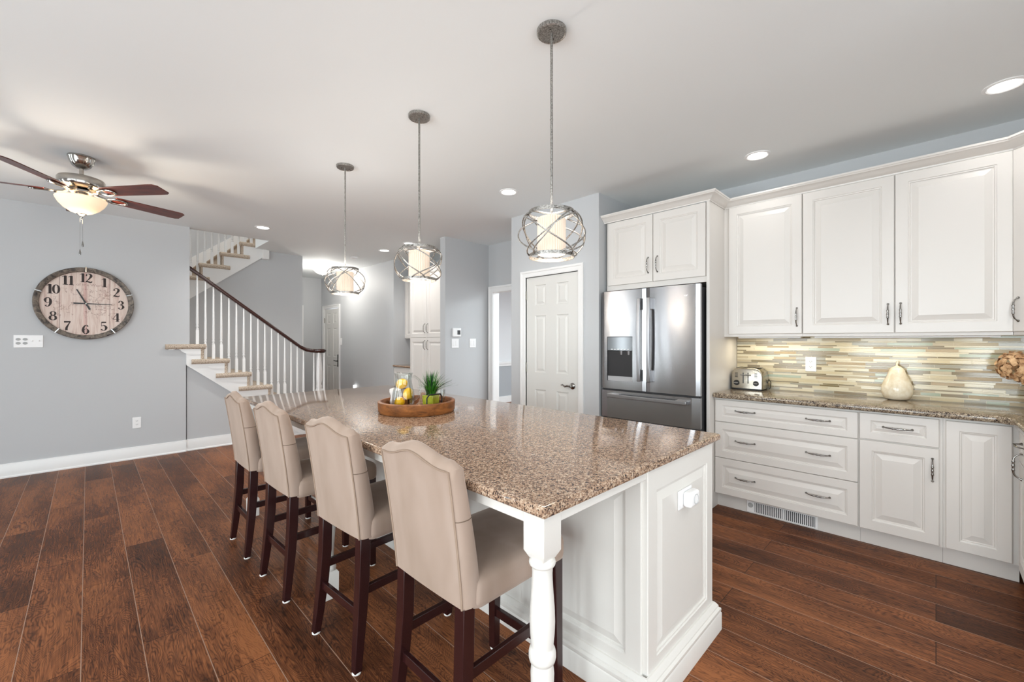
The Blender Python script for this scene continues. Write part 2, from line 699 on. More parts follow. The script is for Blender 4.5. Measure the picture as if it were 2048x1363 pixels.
def dup(root, loc, rotz, label, group=None):
    r = root.copy()
    COL.objects.link(r)
    r.location = loc
    r.rotation_euler = (0, 0, rotz)
    r['label'] = label
    if group:
        r['group'] = group
    for ch in list(root.children):
        c = ch.copy()
        COL.objects.link(c)
        c.parent = r
        for g in list(ch.children):
            d = g.copy()
            COL.objects.link(d)
            d.parent = c
    return r


# ---------------------------------------------------------------- the room shell
XK = 4.165          # kitchen wall
YC = 6.50           # clock wall
struct('floor', MB().box(-3.4, 8.2, -3.2, 10.0, -0.1, 0.0), M['floor'], smooth=0)
OX0, OX1, OY0, OY1 = -1.5, 1.95, 6.6, 8.45     # stair well in the ceiling
mb = MB()
for a in ((-3.4, 8.2, -3.2, OY0), (OX1, 8.2, OY0, 10.0), (-3.4, OX0, OY0, 10.0), (OX0, OX1, OY1, 10.0), (1.79, OX1, OY0, 7.28)):
    mb.box(a[0], a[1], a[2], a[3], CEIL, CEIL + 0.25)
struct('ceiling', mb, M['ceiling'], smooth=0)

# wall with the cabinets, running past the pantry to an open doorway
mb = MB()
mb.box(XK, XK + 0.115, -1.06, 3.42, 0, CEIL)
mb.box(XK, XK + 0.115, 3.42, 3.50, 0, CEIL)
mb.box(XK, XK + 0.115, 3.50, 4.56, 2.06, CEIL)
mb.box(XK, XK + 0.115, 4.56, 4.80, 0, CEIL)
struct('wall_kitchen', mb, M['wall'], smooth=0)
struct('wall_right', MB().box(2.2, XK, -1.05, -0.935, 0, CEIL), M['wall'], smooth=0)
struct('wall_behind_right', MB().box(2.2, 2.32, -3.1, -1.05, 0, CEIL), M['wall'], smooth=0)
# back and left walls with their window openings
mb = MB()
mb.box(-3.3, 2.2, -3.1, -3.0, 0, 0.2).box(-3.3, 2.2, -3.1, -3.0, 2.5, CEIL).box(-3.3, -2.85, -3.1, -3.0, 0.2, 2.5).box(1.85, 2.2, -3.1, -3.0, 0.2, 2.5)
struct('wall_back', mb, M['wall'], smooth=0)
mb = MB()
mb.box(-3.3, -3.2, -3.0, 6.5, 0, 0.2).box(-3.3, -3.2, -3.0, 6.5, 2.5, CEIL)
for ya, yb in ((-3.0, -1.55), (-0.35, 0.1), (1.3, 1.75), (2.95, 4.51), (4.69, 5.80), (6.04, 6.5)):  # the two narrow gaps let the added streak lights through
    mb.box(-3.3, -3.2, ya, yb, 0.2, 2.5)
struct('wall_left', mb, M['wall'], smooth=0)
mb = MB()
for k in range(5):
    x = -2.85 + k * 4.7 / 4
    mb.box(x - 0.03, x + 0.03, -3.06, -3.0, 0.2, 2.5)
mb.box(-2.85, 1.85, -3.06, -3.0, 0.2, 0.26).box(-2.85, 1.85, -3.06, -3.0, 2.44, 2.5)
struct('window_1', mb, M['trim'], smooth=0)
mb = MB()
for n, yw in enumerate((-0.95, 0.70, 2.35)):
    mb = MB()
    for y in (yw - 0.57, yw, yw + 0.57):
        mb.box(-3.26, -3.2, y - 0.03, y + 0.03, 0.2, 2.5)
    for z in (0.23, 1.35, 2.47):
        mb.box(-3.26, -3.2, yw - 0.6, yw + 0.6, z - 0.03, z + 0.03)
    struct('window_%d' % (n + 2), mb, M['trim'], smooth=0)
# wall with the clock; it stops beside the stairs
struct('wall_clock', MB().prism([(-3.3, 0), (0.85, 0), (0.85, 1.2), (0.885, 1.2), (0.885, CEIL), (-3.3, CEIL)], 'y', YC, YC + 0.1), M['wall'], smooth=0)
# pantry box
XP = 3.41
PY0, PY1 = 2.25, 3.42
mb = MB()
mb.box(XP, XP + 0.11, PY0, 2.485, 0, CEIL).box(XP, XP + 0.11, 3.192, PY1, 0, CEIL).box(XP, XP + 0.11, 2.485, 3.192, 2.042, CEIL)
mb.box(XP + 0.11, XK, PY0, PY0 + 0.11, 0, CEIL).box(XP + 0.11, XK, PY1 - 0.11, PY1, 0, CEIL)
struct('wall_pantry', mb, M['wall'], smooth=0)
# stub wall with the thermostat
YT = 4.65
struct('wall_thermostat', MB().box(3.385, XK, YT, YT + 0.115, 0, CEIL), M['wall'], smooth=0)
# niche and hall
mb = MB()
mb.box(4.28, 4.4, YT + 0.115, 6.72, 0, CEIL)
mb.box(3.72, 4.28, 6.60, 6.72, 0, CEIL)
struct('wall_niche', mb, M['wall'], smooth=0)
mb = MB()
mb.box(3.72, 3.84, 6.72, 8.84, 0, CEIL).box(3.72, 3.84, 8.84, 9.62, 2.06, CEIL).box(3.72, 3.84, 9.62, 9.8, 0, CEIL)
struct('wall_hall_right', mb, M['wall'], smooth=0)
struct('wall_hall_end', MB().box(2.4, 3.84, 9.8, 9.9, 0, CEIL), M['wall'], smooth=0)
struct('wall_hall_left', MB().box(2.42, 2.506, 7.46, 9.8, 0, CEIL), M['wall'], smooth=0)
# stair walls: under the upper flight, and the outer wall of the stair well
zl = lambda x: 1.95 + 0.752 * (x - 0.991)
struct('wall_under_stairs', MB().prism([(-1.5, 0), (2.506, 0), (2.506, CEIL), (1.95, CEIL), (1.95, zl(1.95)), (-0.2, zl(-0.2)), (-1.5, zl(-0.2))], 'y', 7.40, 7.46), M['wall'], smooth=0)
struct('wall_stair_well', MB().box(-1.5, 2.42, 8.4, 8.5, 0, 3.0).box(-1.5, 3.6, 8.4, 8.5, 3.0, 5.2).box(-1.6, -1.5, 6.5, 8.5, 0, 5.2).box(-1.6, 3.6, 6.5, 6.6, CEIL + 0.25, 5.2).box(3.5, 3.6, 6.6, 8.4, CEIL + 0.25, 5.2), M['wall'], smooth=0)
struct('ceiling_upstairs', MB().box(-1.6, 3.6, 6.5, 8.5, 5.2, 5.3), M['ceiling'], smooth=0)
# the room beyond the open doorway
mb = MB()
mb.box(4.28, 8.1, 6.72, 6.82, 0.86, CEIL)
struct('wall_next_room', mb, M['pale_wall'], smooth=0)
struct('wall_next_room_lower', MB().box(4.28, 8.1, 6.72, 6.82, 0.0, 0.86), M['chair_rail_wall'], smooth=0)
struct('wall_next_room_side', MB().box(8.1, 8.2, -1.0, 6.82, 0, CEIL).box(4.28, 8.1, 1.9, 2.0, 0, CEIL), M['pale_wall'], smooth=0)
struct('trim_1', MB().box(4.4, 8.1, 6.69, 6.72, 0.85, 0.9).box(4.4, 8.1, 6.705, 6.72, 0.80, 0.85), M['trim'], smooth=0, bevel=0.004)
struct('baseboard_next_room', MB().box(4.4, 8.1, 6.70, 6.72, 0, 0.14), M['trim'], smooth=0, bevel=0.004)

BB = [(0, 0), (0.028, 0), (0.028, 0.012), (0.017, 0.02), (0.017, 0.105), (0.012, 0.118), (0.010, 0.135), (0, 0.138)]


def base(name, path, left=True):
    return struct(name, MB().sweep(path, BB, left), M['trim'])


base('baseboard_clock', [(-3.2, YC), (0.85, YC)], left=False)
base('baseboard_stairs', [(0.85, 6.52), (2.3, 6.52)], left=False)
base('baseboard_hall', [(3.72, 6.6), (3.72, 8.75)], left=True)
base('baseboard_thermostat', [(3.385, YT), (XK, YT)], left=False)
base('baseboard_pantry', [(XP, PY0), (XP, 2.40)], left=True)
base('baseboard_pantry_far', [(XP, 3.28), (XP, PY1)], left=True)


# casings: profile extruded round an opening that lies in a plane x = const and faces -x
def casing(name, x, ya, yb, ztop, w=0.085, legs=(True, True), depth=0.115):
    mb = MB()
    prof = [(0, 0.0), (0, 0.012), (0.012, 0.018), (w * 0.62, 0.018), (w * 0.72, 0.024), (w, 0.024), (w, 0)]
    # path as lower-left, upper-left, upper-right, lower-right in (y, z); out = away from opening
    lo, hi = min(ya, yb), max(ya, yb)
    pts = []
    if legs[0]:
        pts.append((lo, 0.0, (-1, 0)))
    pts.append((lo, ztop, (-1, 1)))
    pts.append((hi, ztop, (1, 1)))
    if legs[1]:
        pts.append((hi, 0.0, (1, 0)))
    lps = []
    for (y, z, d) in pts:
        lps.append([(x - t, y + d[0] * o, z + d[1] * o) for o, t in prof])
    mb.loops(lps)
    # jamb lining
    mb.box(x - 0.002, x + depth, lo - 0.015, lo, 0, ztop)
    mb.box(x - 0.002, x + depth, hi, hi + 0.015, 0, ztop)
    mb.box(x - 0.002, x + depth, lo - 0.015, hi + 0.015, ztop, ztop + 0.015)
    return struct(name, mb, M['trim'])


casing('trim_2', XP, 2.485, 3.192, 2.042, 0.068)
casing('trim_3', XK, 3.515, 4.55, 2.055, 0.085)
casing('trim_4', 3.72, 8.85, 9.61, 2.055, 0.07)
# casing of a doorway in the end wall of the hall, mostly behind the stair wall
mb = MB()
mb.box(3.24, 3.33, 9.776, 9.8, 0, 2.13).box(2.51, 3.24, 9.776, 9.8, 2.04, 2.13)
struct('trim_5', mb, M['trim'], bevel=0.004)

SIXP = [(0, 0), (0.006, 0.007), (0.018, 0.009), (0.040, 0.0025), (0.043, 0.002)]


def six_panel(w, h, t=0.035):
    s = 0.145 * w / 0.70
    pw = (w - 3 * s) / 2 + s * 0.14
    s2 = w - 2 * (s - s * 0.14 + pw) + 0
    xs = [0, s * 0.86 + 0.0, s * 0.86 + pw, w - s * 0.86 - pw, w - s * 0.86, w]
    zs = [0, 0.22, 0.823, 1.005, 1.615, 1.723, 1.942, h]
    holes = {(i, j) for i in (1, 3) for j in (1, 3, 5)}
    return MB().panels(xs, zs, holes, t, SIXP)


def lever(parent, x, z, y, flip=1):
    mb = MB()
    prof = [(0.0, 0.0), (0.033, 0.0), (0.033, 0.006), (0.026, 0.012), (0.014, 0.018), (0.012, 0.045), (0.0, 0.05)]
    lps = []
    for r, d in prof:
        r = max(r, 1e-4)
        lps.append([(x + r * math.cos(2 * PI * k / 16), y - d, z + r * math.sin(2 * PI * k / 16)) for k in range(16)])
    mb.loops(lps)
    pts = [(x, y - 0.045, z), (x - 0.03 * flip, y - 0.05, z + 0.004), (x - 0.06 * flip, y - 0.05, z - 0.006), (x - 0.09 * flip, y - 0.048, z + 0.012), (x - 0.112 * flip, y - 0.046, z + 0.006)]
    mb.tube(pts, [0.011, 0.010, 0.009, 0.007, 0.005], 8)
    return obj('door_handle', mb, M['nickel'], parent)


# pantry door: local x runs towards -Y, front faces -X
d1 = struct('door_1', six_panel(0.699, 2.03), M['door'], loc=(XP + 0.04, 3.188, 0.008), rot=(0, 0, R(-90)), smooth=4)
lever(d1, 0.628, 0.893, -0.035)
for z in (1.79, 1.0, 0.24):
    obj('hinge', MB().box(-0.006, 0.006, -0.047, -0.035, z, z + 0.1), M['hinge'], d1, bevel=0.002)
d2 = struct('door_2', six_panel(0.752, 2.03), M['door'], loc=(3.76, 9.604, 0.008), rot=(0, 0, R(-90)), smooth=4)
mb = MB()
mb.box(0.68, 0.72, -0.045, -0.035, 0.80, 1.06)
mb.tube([(0.70, -0.045, 0.92), (0.70, -0.08, 0.92), (0.60, -0.085, 0.93)], 0.011, 8)
obj('door_handle', mb, M['iron'], d2, bevel=0.003)
for z in (1.74,):
    obj('hinge', MB().box(-0.008, 0.008, -0.05, -0.035, z, z + 0.11), M['hinge'], d2)


# ---------------------------------------------------------------- cabinets
RP = [(0, 0), (0.003, 0.004), (0.009, 0.005), (0.012, 0.011), (0.018, 0.0115), (0.048, 0.003), (0.050, 0.002)]
RP_S = [(0, 0), (0.003, 0.003), (0.006, 0.004), (0.008, 0.009), (0.011, 0.0095), (0.028, 0.003), (0.030, 0.002)]


def leaf(w, h, rail=0.062, t=0.02, prof=RP, railz=None):
    rz = rail if railz is None else railz
    return MB().panels([0, rail, w - rail, w], [0, rz, h - rz, h], {(1, 1)}, t, prof)


def pull(parent, x, z, y, L=0.135, horizontal=False):
    """turned bow pull, sticking out towards -y"""
    mb = MB()
    n = 25
    pts, rs = [], []
    for i in range(n):
        u = i / (n - 1) * 2 - 1
        s = u * L / 2
        out = 0.031 * (1 - abs(u) ** 5)
        pts.append((0, -out, s))
        a = abs(u)
        r = 0.0046 + 0.0012 * math.cos(a * PI)
        if 0.28 < a < 0.36 or 0.50 < a < 0.56 or a < 0.05:
            r = 0.0074
        if a > 0.97:
            r = 0.0078
        rs.append(r)
    mb.tube(pts, rs, 8)
    o = obj('handle', mb, M['nickel'], parent, loc=(x, y, z), rot=(0, R(90), 0) if horizontal else None, smooth=50)
    return o


def door(parent, name, x, z, w, h, handles=(), y=0.0, rail=0.062, prof=RP, railz=None, m='cabinet'):
    o = obj(name, leaf(w, h, rail, prof=prof, railz=railz), M[m], parent, loc=(x, y, z), smooth=4)
    for hx, hz, hor in handles:
        pull(o, hx - x, hz - z, -0.02, horizontal=hor)
    return o


XF = 3.62
UNDER = 0.893
RZ = R(-90)
# three-drawer base unit
t = thing('drawer_cabinet', 'wide white base cabinet with three deep drawers beside the refrigerator panel', 'cabinet', (XF, 1.275, 0), RZ)
mb = MB()
mb.box(0, 0.914, 0, 0.54, 0.114, UNDER)
obj('body', mb, M['cabinet'], t)
obj('toe_kick', MB().box(0, 0.914, 0.066, 0.08, 0, 0.114), M['cabinet'], t)
for z0, z1 in ((0.704, 0.878), (0.415, 0.699), (0.124, 0.411)):
    zc = (z0 + z1) / 2
    hz = {0.704: 0.80, 0.415: 0.563, 0.124: 0.275}[z0]
    door(t, 'drawer', 0.006, z0, 0.903, z1 - z0, ((0.228, hz, True), (0.692, hz, True)), rail=0.055, prof=RP_S if z0 > 0.7 else RP, railz=0.042 if z0 > 0.7 else 0.055)
# drawer-over-door unit
t = thing('base_cabinet', 'white base cabinet with one drawer above one door, right of the three-drawer unit', 'cabinet', (XF, 0.36, 0), RZ)
obj('body', MB().box(0.0, 0.389, 0, 0.54, 0.114, UNDER), M['cabinet'], t)
obj('toe_kick', MB().box(0, 0.389, 0.066, 0.08, 0, 0.114), M['cabinet'], t)
door(t, 'drawer', 0.003, 0.71, 0.371, 0.17, ((0.189, 0.80, True),), rail=0.055, prof=RP_S, railz=0.045)
door(t, 'door', 0.003, 0.122, 0.371, 0.579, ((0.345, 0.573, False),))
# corner unit
t = thing('corner_base_cabinet', 'white base cabinet with one narrow door and no handle in the room corner', 'cabinet', (XF, -0.03, 0), RZ)
obj('body', MB().box(0.0, 0.30, 0, 0.54, 0.114, UNDER), M['cabinet'], t)
obj('toe_kick', MB().box(0, 0.30, 0.066, 0.08, 0, 0.114), M['cabinet'], t)
door(t, 'door', 0.011, 0.122, 0.257, 0.756, (), rail=0.055)
# run along the right wall, facing +Y: local x towards -X
t = thing('return_base_cabinet', 'white base cabinet at the right edge of the photo, facing along the corner return', 'cabinet', (3.598, -0.335, 0), R(180))
obj('body', MB().box(0.0, 1.0, 0, 0.585, 0.114, UNDER), M['cabinet'], t)
obj('toe_kick', MB().box(0, 1.0, 0.066, 0.08, 0, 0.114), M['cabinet'], t)
door(t, 'drawer', 0.06, 0.71, 0.36, 0.17, ((0.24, 0.815, True),), rail=0.055, prof=RP_S, railz=0.045)
door(t, 'door', 0.06, 0.122, 0.36, 0.579, ((0.19, 0.70, False),))
door(t, 'door', 0.425, 0.122, 0.4, 0.756, ())

# worktop (L-shaped, small clipped corner)
ZT = 0.935
path = [(4.155, 1.27), (3.555, 1.27), (3.555, -0.235), (3.505, -0.29), (2.6, -0.29), (2.6, -0.93), (4.155, -0.93)]


def inset_poly(poly, d):
    n = len(poly)
    out = []
    for i in range(n):
        p0, p1, p2 = Vector(poly[i - 1]), Vector(poly[i]), Vector(poly[(i + 1) % n])
        a, b = (p1 - p0).normalized(), (p2 - p1).normalized()
        na, nb = Vector((-a.y, a.x)), Vector((-b.y, b.x))
        m = (na + nb).normalized()
        m = m / max(m.dot(na), 0.3)
        q = p1 + m * d
        out.append((q.x, q.y))
    return out


def bullnose(poly, z0, z1, r=0.014):
    rings = []
    for k in range(5):
        a = k / 4 * PI / 2
        rings.append((r * (1 - math.sin(a)), z0 + r * (1 - math.cos(a))))
    for k in range(5):
        a = k / 4 * PI / 2
        rings.append((r * (1 - math.cos(a)), z1 - r * (1 - math.sin(a))))
    mb = MB()
    area2 = sum(poly[i - 1][0] * poly[i][1] - poly[i][0] * poly[i - 1][1] for i in range(len(poly)))
    if area2 < 0:
        poly = poly[::-1]
    mb.loops([[(x, y, z) for x, y in inset_poly(poly, i)] for i, z in rings])
    return mb


tag(obj('worktop', bullnose(path, UNDER + 0.002, ZT), M['granite_counter'], smooth=30),
    'streaked brown granite worktop on the white base cabinets under the mosaic backsplash', 'worktop')

# upper cabinets
XU = 3.835
ZU0, ZU1 = 1.385, 2.47
t = thing('wall_cabinet', 'narrow single-door white wall cabinet nearest the refrigerator panel', 'cabinet', (XU, 1.275, 0), RZ)
obj('body', MB().box(0.0, 0.558, 0, 0.325, ZU0, ZU1), M['cabinet'], t)
door(t, 'door', 0.04, 1.407, 0.517, 1.056, ((0.526, 1.533, False),))
t = thing('wall_cabinet', 'wide white wall cabinet with two doors above the cream ceramic pear', 'cabinet', (XU, 0.716, 0), RZ)
obj('body', MB().box(0.0, 1.036, 0, 0.325, ZU0, ZU1), M['cabinet'], t)
door(t, 'door', 0.005, 1.405, 0.513, 1.056, ((0.487, 1.531, False),))
door(t, 'door', 0.523, 1.405, 0.512, 1.056, ((0.550, 1.533, False),))
t = thing('corner_wall_cabinet', 'white diagonal corner wall cabinet cut off by the right edge of the photo', 'cabinet', (3.835, -0.322, 0), R(-135))
poly = []
for X, Y in ((3.835, -0.322), (4.16, -0.322), (4.16, -0.932), (3.50, -0.932), (3.50, -0.657)):
    dx, dy = X - 3.835, Y + 0.322
    c, s = math.cos(R(135)), math.sin(R(135))
    poly.append((dx * c - dy * s, dx * s + dy * c))
obj('body', MB().prism(poly, 'z', ZU0, ZU1), M['cabinet'], t, smooth=0)
door(t, 'door', 0.012, 1.405, 0.44, 1.056, ((0.04, 1.533, False),))

# cabinet over the refrigerator with its tall side panel
t = thing('fridge_cabinet', 'white two-door cabinet above the stainless refrigerator, with tall side panel', 'cabinet', (3.52, 2.23, 0), RZ)
obj('body', MB().box(0.0, 0.93, 0, 0.64, 1.826, 2.47), M['cabinet'], t)
obj('side_panel', MB().box(0.93, 0.955, -0.02, 0.64, 0, 2.47), M['cabinet'], t, bevel=0.002)
door(t, 'door', 0.022, 1.872, 0.449, 0.593, ((0.432, 2.02, False),))
door(t, 'door', 0.477, 1.872, 0.446, 0.593, ((0.517, 2.02, False),))
# crown moulding over both
CR = [(0.001, 2.467), (0.006, 2.467), (0.008, 2.476), (0.018, 2.482), (0.028, 2.492), (0.046, 2.508), (0.058, 2.512), (0.062, 2.520), (0.066, 2.522), (0.066, 2.534), (0.001, 2.534)]
mb = MB().sweep([(3.50, 2.248), (3.50, 1.275), (3.835, 1.275), (3.835, -0.322), (3.50, -0.657), (3.50, -0.93)], CR, left=False)
tag(obj('crown_moulding', mb, M['cabinet']), 'white stepped crown moulding along the top of the kitchen wall cabinets', 'moulding')

# backsplash: linear mosaic
rnd = random.Random(11)
mb = MB()
mb.box(4.150, XK, -0.93, 1.272, ZT, 1.395)
z = ZT + 0.002
row = 0
heights = [0.021, 0.010, 0.021, 0.014, 0.010]
while z < 1.385:
    h = heights[row % 5]
    h = min(h, 1.39 - z)
    y = 1.272 - rnd.uniform(0, 0.15)
    ys = 1.272
    first = True
    while ys > -0.92:
        w = rnd.choice((0.10, 0.13, 0.16, 0.2, 0.24)) if not first else rnd.uniform(0.05, 0.2)
        first = False
        ye = max(ys - w, -0.925)
        small = h < 0.012
        mb.cur = 1 + (rnd.choice((4, 4, 7, 0, 0, 1, 5)) if small else rnd.choice((0, 0, 1, 1, 2, 2, 3, 3, 5, 6, 7, 4)))
        x = 4.148 if mb.cur not in (3, 4) else 4.1475
        mb.box(x, 4.152, ye + 0.001, ys - 0.001, z + 0.001, z + h - 0.001)
        ys = ye
    z += h
    row += 1
struct('wall_backsplash', mb, [M['grout']] + M['tiles'], smooth=0)

# under-cabinet light strips (warm)
for ya, yb in ((1.2, 0.75), (0.66, -0.28)):
    t = thing('under_cabinet_light', 'slim light bar hidden beneath the %s wall cabinet' % ('narrow' if ya > 1 else 'wide'), 'light', (3.98, (ya + yb) / 2, 1.372), 0, 'under cabinet lights')
    obj('housing', MB().box(-0.03, 0.03, -(ya - yb) / 2, (ya - yb) / 2, 0.001, 0.0125), M['plastic'], t)
    area('under_cabinet_lamp', (0, 0, 0.0), (0, 0, 0), 0.05, ya - yb - 0.02, 1.25, (1.0, 0.88, 0.66), t)

# ---------------------------------------------------------------- toe-kick heater
t = thing('toe_kick_heater', 'grey grille heater set in the toe kick below the three drawers', 'heater', (3.6855, 1.056, 0.002), RZ)
obj('frame', MB().box(0.0, 0.46, -0.008, 0.0, 0.006, 0.096), M['plastic'], t, bevel=0.002)
for x0, x1 in ((0.056, 0.243), (0.257, 0.445)):
    g = obj('grille', MB().box(x0, x1, -0.0095, -0.007, 0.015, 0.088), M['steel_grill'], t)
    mb = MB()
    n = 15
    for k in range(n):
        x = x0 + (k + 0.5) * (x1 - x0) / n
        mb.box(x - 0.0028, x + 0.0028, -0.013, -0.0085, 0.015, 0.088)
    obj('slats', mb, M['plastic'], g)
mb = MB()
mb.loops([[(0.027 + r * math.cos(2 * PI * k / 20), y, 0.062 + r * math.sin(2 * PI * k / 20)) for k in range(20)] for r, y in ((0.018, -0.007), (0.018, -0.013), (0.014, -0.016))])
obj('dial', mb, M['tan_rubber'], t)

# ---------------------------------------------------------------- refrigerator
t = thing('refrigerator', 'stainless steel french door refrigerator with ice dispenser under the two-door cabinet', 'refrigerator', (3.46, 2.226, 0), RZ)
FW = 0.909
obj('cabinet_body', MB().box(0.01, FW - 0.008, 0.0, 0.64, 0.03, 1.785), M['steel_dark'], t, bevel=0.004)


def curved_front(x0, x1, z0, z1, yb=-0.004, depth=0.046, bulge=0.004, hole=None, whole=(0, FW)):
    """door slab whose front is gently bowed across its width; hole=(hx0,hx1,hz0,hz1) left open"""
    mb = MB()
    xs = [x0 + (x1 - x0) * i / 14 for i in range(15)]
    zs = [z0, z1]
    if hole:
        xs = sorted(set([x for x in xs if abs(x - hole[0]) > 0.012 and abs(x - hole[1]) > 0.012] + [hole[0], hole[1]]))
        zs = [z0, hole[2], hole[3], z1]
    def yf(x):
        u = (x - whole[0]) / (whole[1] - whole[0]) * 2 - 1
        e = 0.0
        for q in (x - x0, x1 - x):
            if q < 0.012:
                e = max(e, 0.010 * (1 - q / 0.012) ** 2)
        return yb - depth + bulge * u * u + e
    for i in range(len(xs) - 1):
        for j in range(len(zs) - 1):
            if hole and hole[0] - 1e-6 <= xs[i] and xs[i + 1] <= hole[1] + 1e-6 and j == 1:
                continue
            a, b = xs[i], xs[i + 1]
            mb.add([(a, yf(a), zs[j]), (b, yf(b), zs[j]), (b, yf(b), zs[j + 1]), (a, yf(a), zs[j + 1])], [(0, 1, 2, 3)])
    # sides and back
    n = len(xs)
    top = [(x, yf(x), z1) for x in xs] + [(x1, yb, z1), (x0, yb, z1)]
    bot = [(x, yf(x), z0) for x in xs] + [(x1, yb, z0), (x0, yb, z0)]
    mb.add(top, [tuple(range(len(top)))])
    mb.add(bot, [tuple(range(len(bot) - 1, -1, -1))])
    for x in (x0, x1):
        mb.add([(x, yf(x), z0), (x, yb, z0), (x, yb, z1), (x, yf(x), z1)], [(0, 1, 2, 3)])
    mb.add([(x0, yb, z0), (x1, yb, z0), (x1, yb, z1), (x0, yb, z1)], [(3, 2, 1, 0)])
    if hole:
        hx0, hx1, hz0, hz1 = hole
        yi = yb - 0.002
        mb.add([(hx0, yf(hx0), hz0), (hx1, yf(hx1), hz0), (hx1, yf(hx1), hz1), (hx0, yf(hx0), hz1), (hx0, yi, hz0), (hx1, yi, hz0), (hx1, yi, hz1), (hx0, yi, hz1)],
               [(0, 1, 5, 4), (1, 2, 6, 5), (2, 3, 7, 6), (3, 0, 4, 7)])
    return mb


dl = obj('door', curved_front(0.0, 0.4505, 0.912, 1.806, hole=(0.064, 0.324, 0.985, 1.39)), M['steel'], t, smooth=30)
dr = obj('door', curved_front(0.4575, FW, 0.912, 1.806), M['steel'], t, smooth=30)
fz = obj('freezer_drawer', curved_front(0.0, FW, 0.648, 0.895), M['steel'], t, smooth=30)
fz2 = obj('freezer_drawer', curved_front(0.0, FW, 0.07, 0.632), M['steel'], t, smooth=30)
obj('gasket', MB().box(0.012, FW - 0.012, -0.03, 0.0, 0.05, 1.79), M['gasket'], t)
# dispenser
dp = obj('dispenser', MB().box(0.066, 0.322, -0.01, -0.006, 0.985, 1.26).box(0.066, 0.322, -0.036, -0.006, 0.985, 1.028), M['alcove'], dl)
obj('display', MB().box(0.066, 0.322, -0.046, -0.006, 1.262, 1.388), M['display'], dl, bevel=0.003)
mb = MB()
for k in range(6):
    mb.box(0.105 + k * 0.033, 0.125 + k * 0.033, -0.0485, -0.046, 1.272, 1.278)
obj('buttons', mb, M['plastic'], dl)
for x in (0.20, 0.275):
    mb = MB().box(x - 0.018, x + 0.018, -0.024, -0.010, 1.085, 1.225)
    obj('dispenser_paddle', mb, M['black'], dl, bevel=0.003)
    obj('nozzle', MB().lathe([(0.014, 0), (0.02, 0.04)], 14, (x, -0.024, 1.225)), M['steel_handle'], dl)


def bar_handle(parent, x, z0, z1, y=-0.048, horizontal=False):
    mb = MB()
    pts = []
    n = 13
    for i in range(n):
        u = i / (n - 1)
        pts.append((u, -0.052 - 0.012 * math.sin(u * PI)))
    def put(a0, a1, d0, d1, hw):
        if horizontal:
            mb.box(a0, a1, d0, d1, x - hw, x + hw)
        else:
            mb.box(x - hw, x + hw, d0, d1, a0, a1)
    L = z1 - z0
    lps = []
    for u, o in pts:
        s = z0 + u * L
        hw = 0.015
        sec = [(-hw, o), (hw, o), (hw, o + 0.018), (-hw, o + 0.018)]
        if horizontal:
            lps.append([(s, y + d, x + a) for a, d in sec])
        else:
            lps.append([(x + a, y + d, s) for a, d in sec])
    mb.loops(lps)
    for a in (z0, z1 - 0.1):
        put(a, a + 0.1, y - 0.052, y + 0.004, 0.0155)
    return obj('handle', mb, M['steel_handle'], parent, bevel=0.004)


bar_handle(dl, 0.408, 1.0, 1.72)
bar_handle(dr, 0.497, 1.0, 1.72)
bar_handle(fz, 0.853, 0.09, 0.82, horizontal=True)
bar_handle(fz2, 0.585, 0.09, 0.82, horizontal=True)


def text_mesh(body, size, m, parent, loc, rot, extr=0.0004, name='lettering', shear=0.0):
    c = bpy.data.curves.new(name, 'FONT')
    c.body = body
    c.size = size
    c.extrude = extr
    c.align_x = 'CENTER'
    c.shear = shear
    o = bpy.data.objects.new(name, c)
    COL.objects.link(o)
    bpy.context.view_layer.update()
    dg = bpy.context.evaluated_depsgraph_get()
    me = bpy.data.meshes.new_from_object(o.evaluated_get(dg))
    bpy.data.objects.remove(o)
    me.materials.clear()
    me.materials.append(m)
    q = bpy.data.objects.new(name, me)
    COL.objects.link(q)
    q.parent = parent
    q.location = loc
    q.rotation_euler = rot
    return q


text_mesh('Whirlpool', 0.026, M['badge'], dr, (0.755, -0.0475, 1.712), (R(90), 0, 0), shear=0.35)

# ---------------------------------------------------------------- island
IX0, IX1, IY0, IY1 = 0.838, 2.105, 0.718, 3.835
IU, IT = 0.882, 0.915
t = thing('kitchen_island', 'large white island cabinet on turned legs under the brown granite top', 'island', (1.44, 0.741, 0))
W, L = 2.07 - 1.44, 3.06
obj('body', MB().box(0, W, 0.02, L, 0.0, IU - 0.002), M['island_paint'], t)
# end panel facing the camera, its leaf faces -Y already
obj('end_panel', MB().panels([0, 0.068, W - 0.066, W], [0, 0.168, 0.792, IU - 0.002], {(1, 1)}, 0.02, RP, y0=0.02), M['island_paint'], t, smooth=4)
# five raised panels on the stool side, facing -X (local x of a leaf towards -Y)
for k in range(5):
    w = (L - 0.02) / 5
    o = obj('back_panel', MB().panels([0, 0.065, w - 0.065, w], [0, 0.172, 0.788, IU - 0.002], {(1, 1)}, 0.012, RP), M['island_paint'], t,
            loc=(0.0, 0.02 + (k + 1) * w, 0), rot=(0, 0, RZ), smooth=4)
# kitchen-side doors
for k in range(5):
    w = (L - 0.02) / 5
    obj('door', MB().panels([0, 0.062, w - 0.068, w - 0.006], [0.14, 0.2, 0.81, IU - 0.012], {(1, 1)}, 0.018, RP), M['island_paint'], t,
        loc=(W, 0.023 + k * w, 0), rot=(0, 0, R(90)), smooth=4)
BM = [(0, 0), (0.031, 0), (0.031, 0.078), (0.027, 0.084), (0.030, 0.090), (0.029, 0.100), (0.020, 0.106), (0.020, 0.113), (0.012, 0.124), (0.006, 0.130), (0, 0.131)]
obj('base_moulding', MB().sweep([(-0.012, L), (-0.012, 0), (W, 0), (W, L)], BM, left=False), M['island_paint'], t)
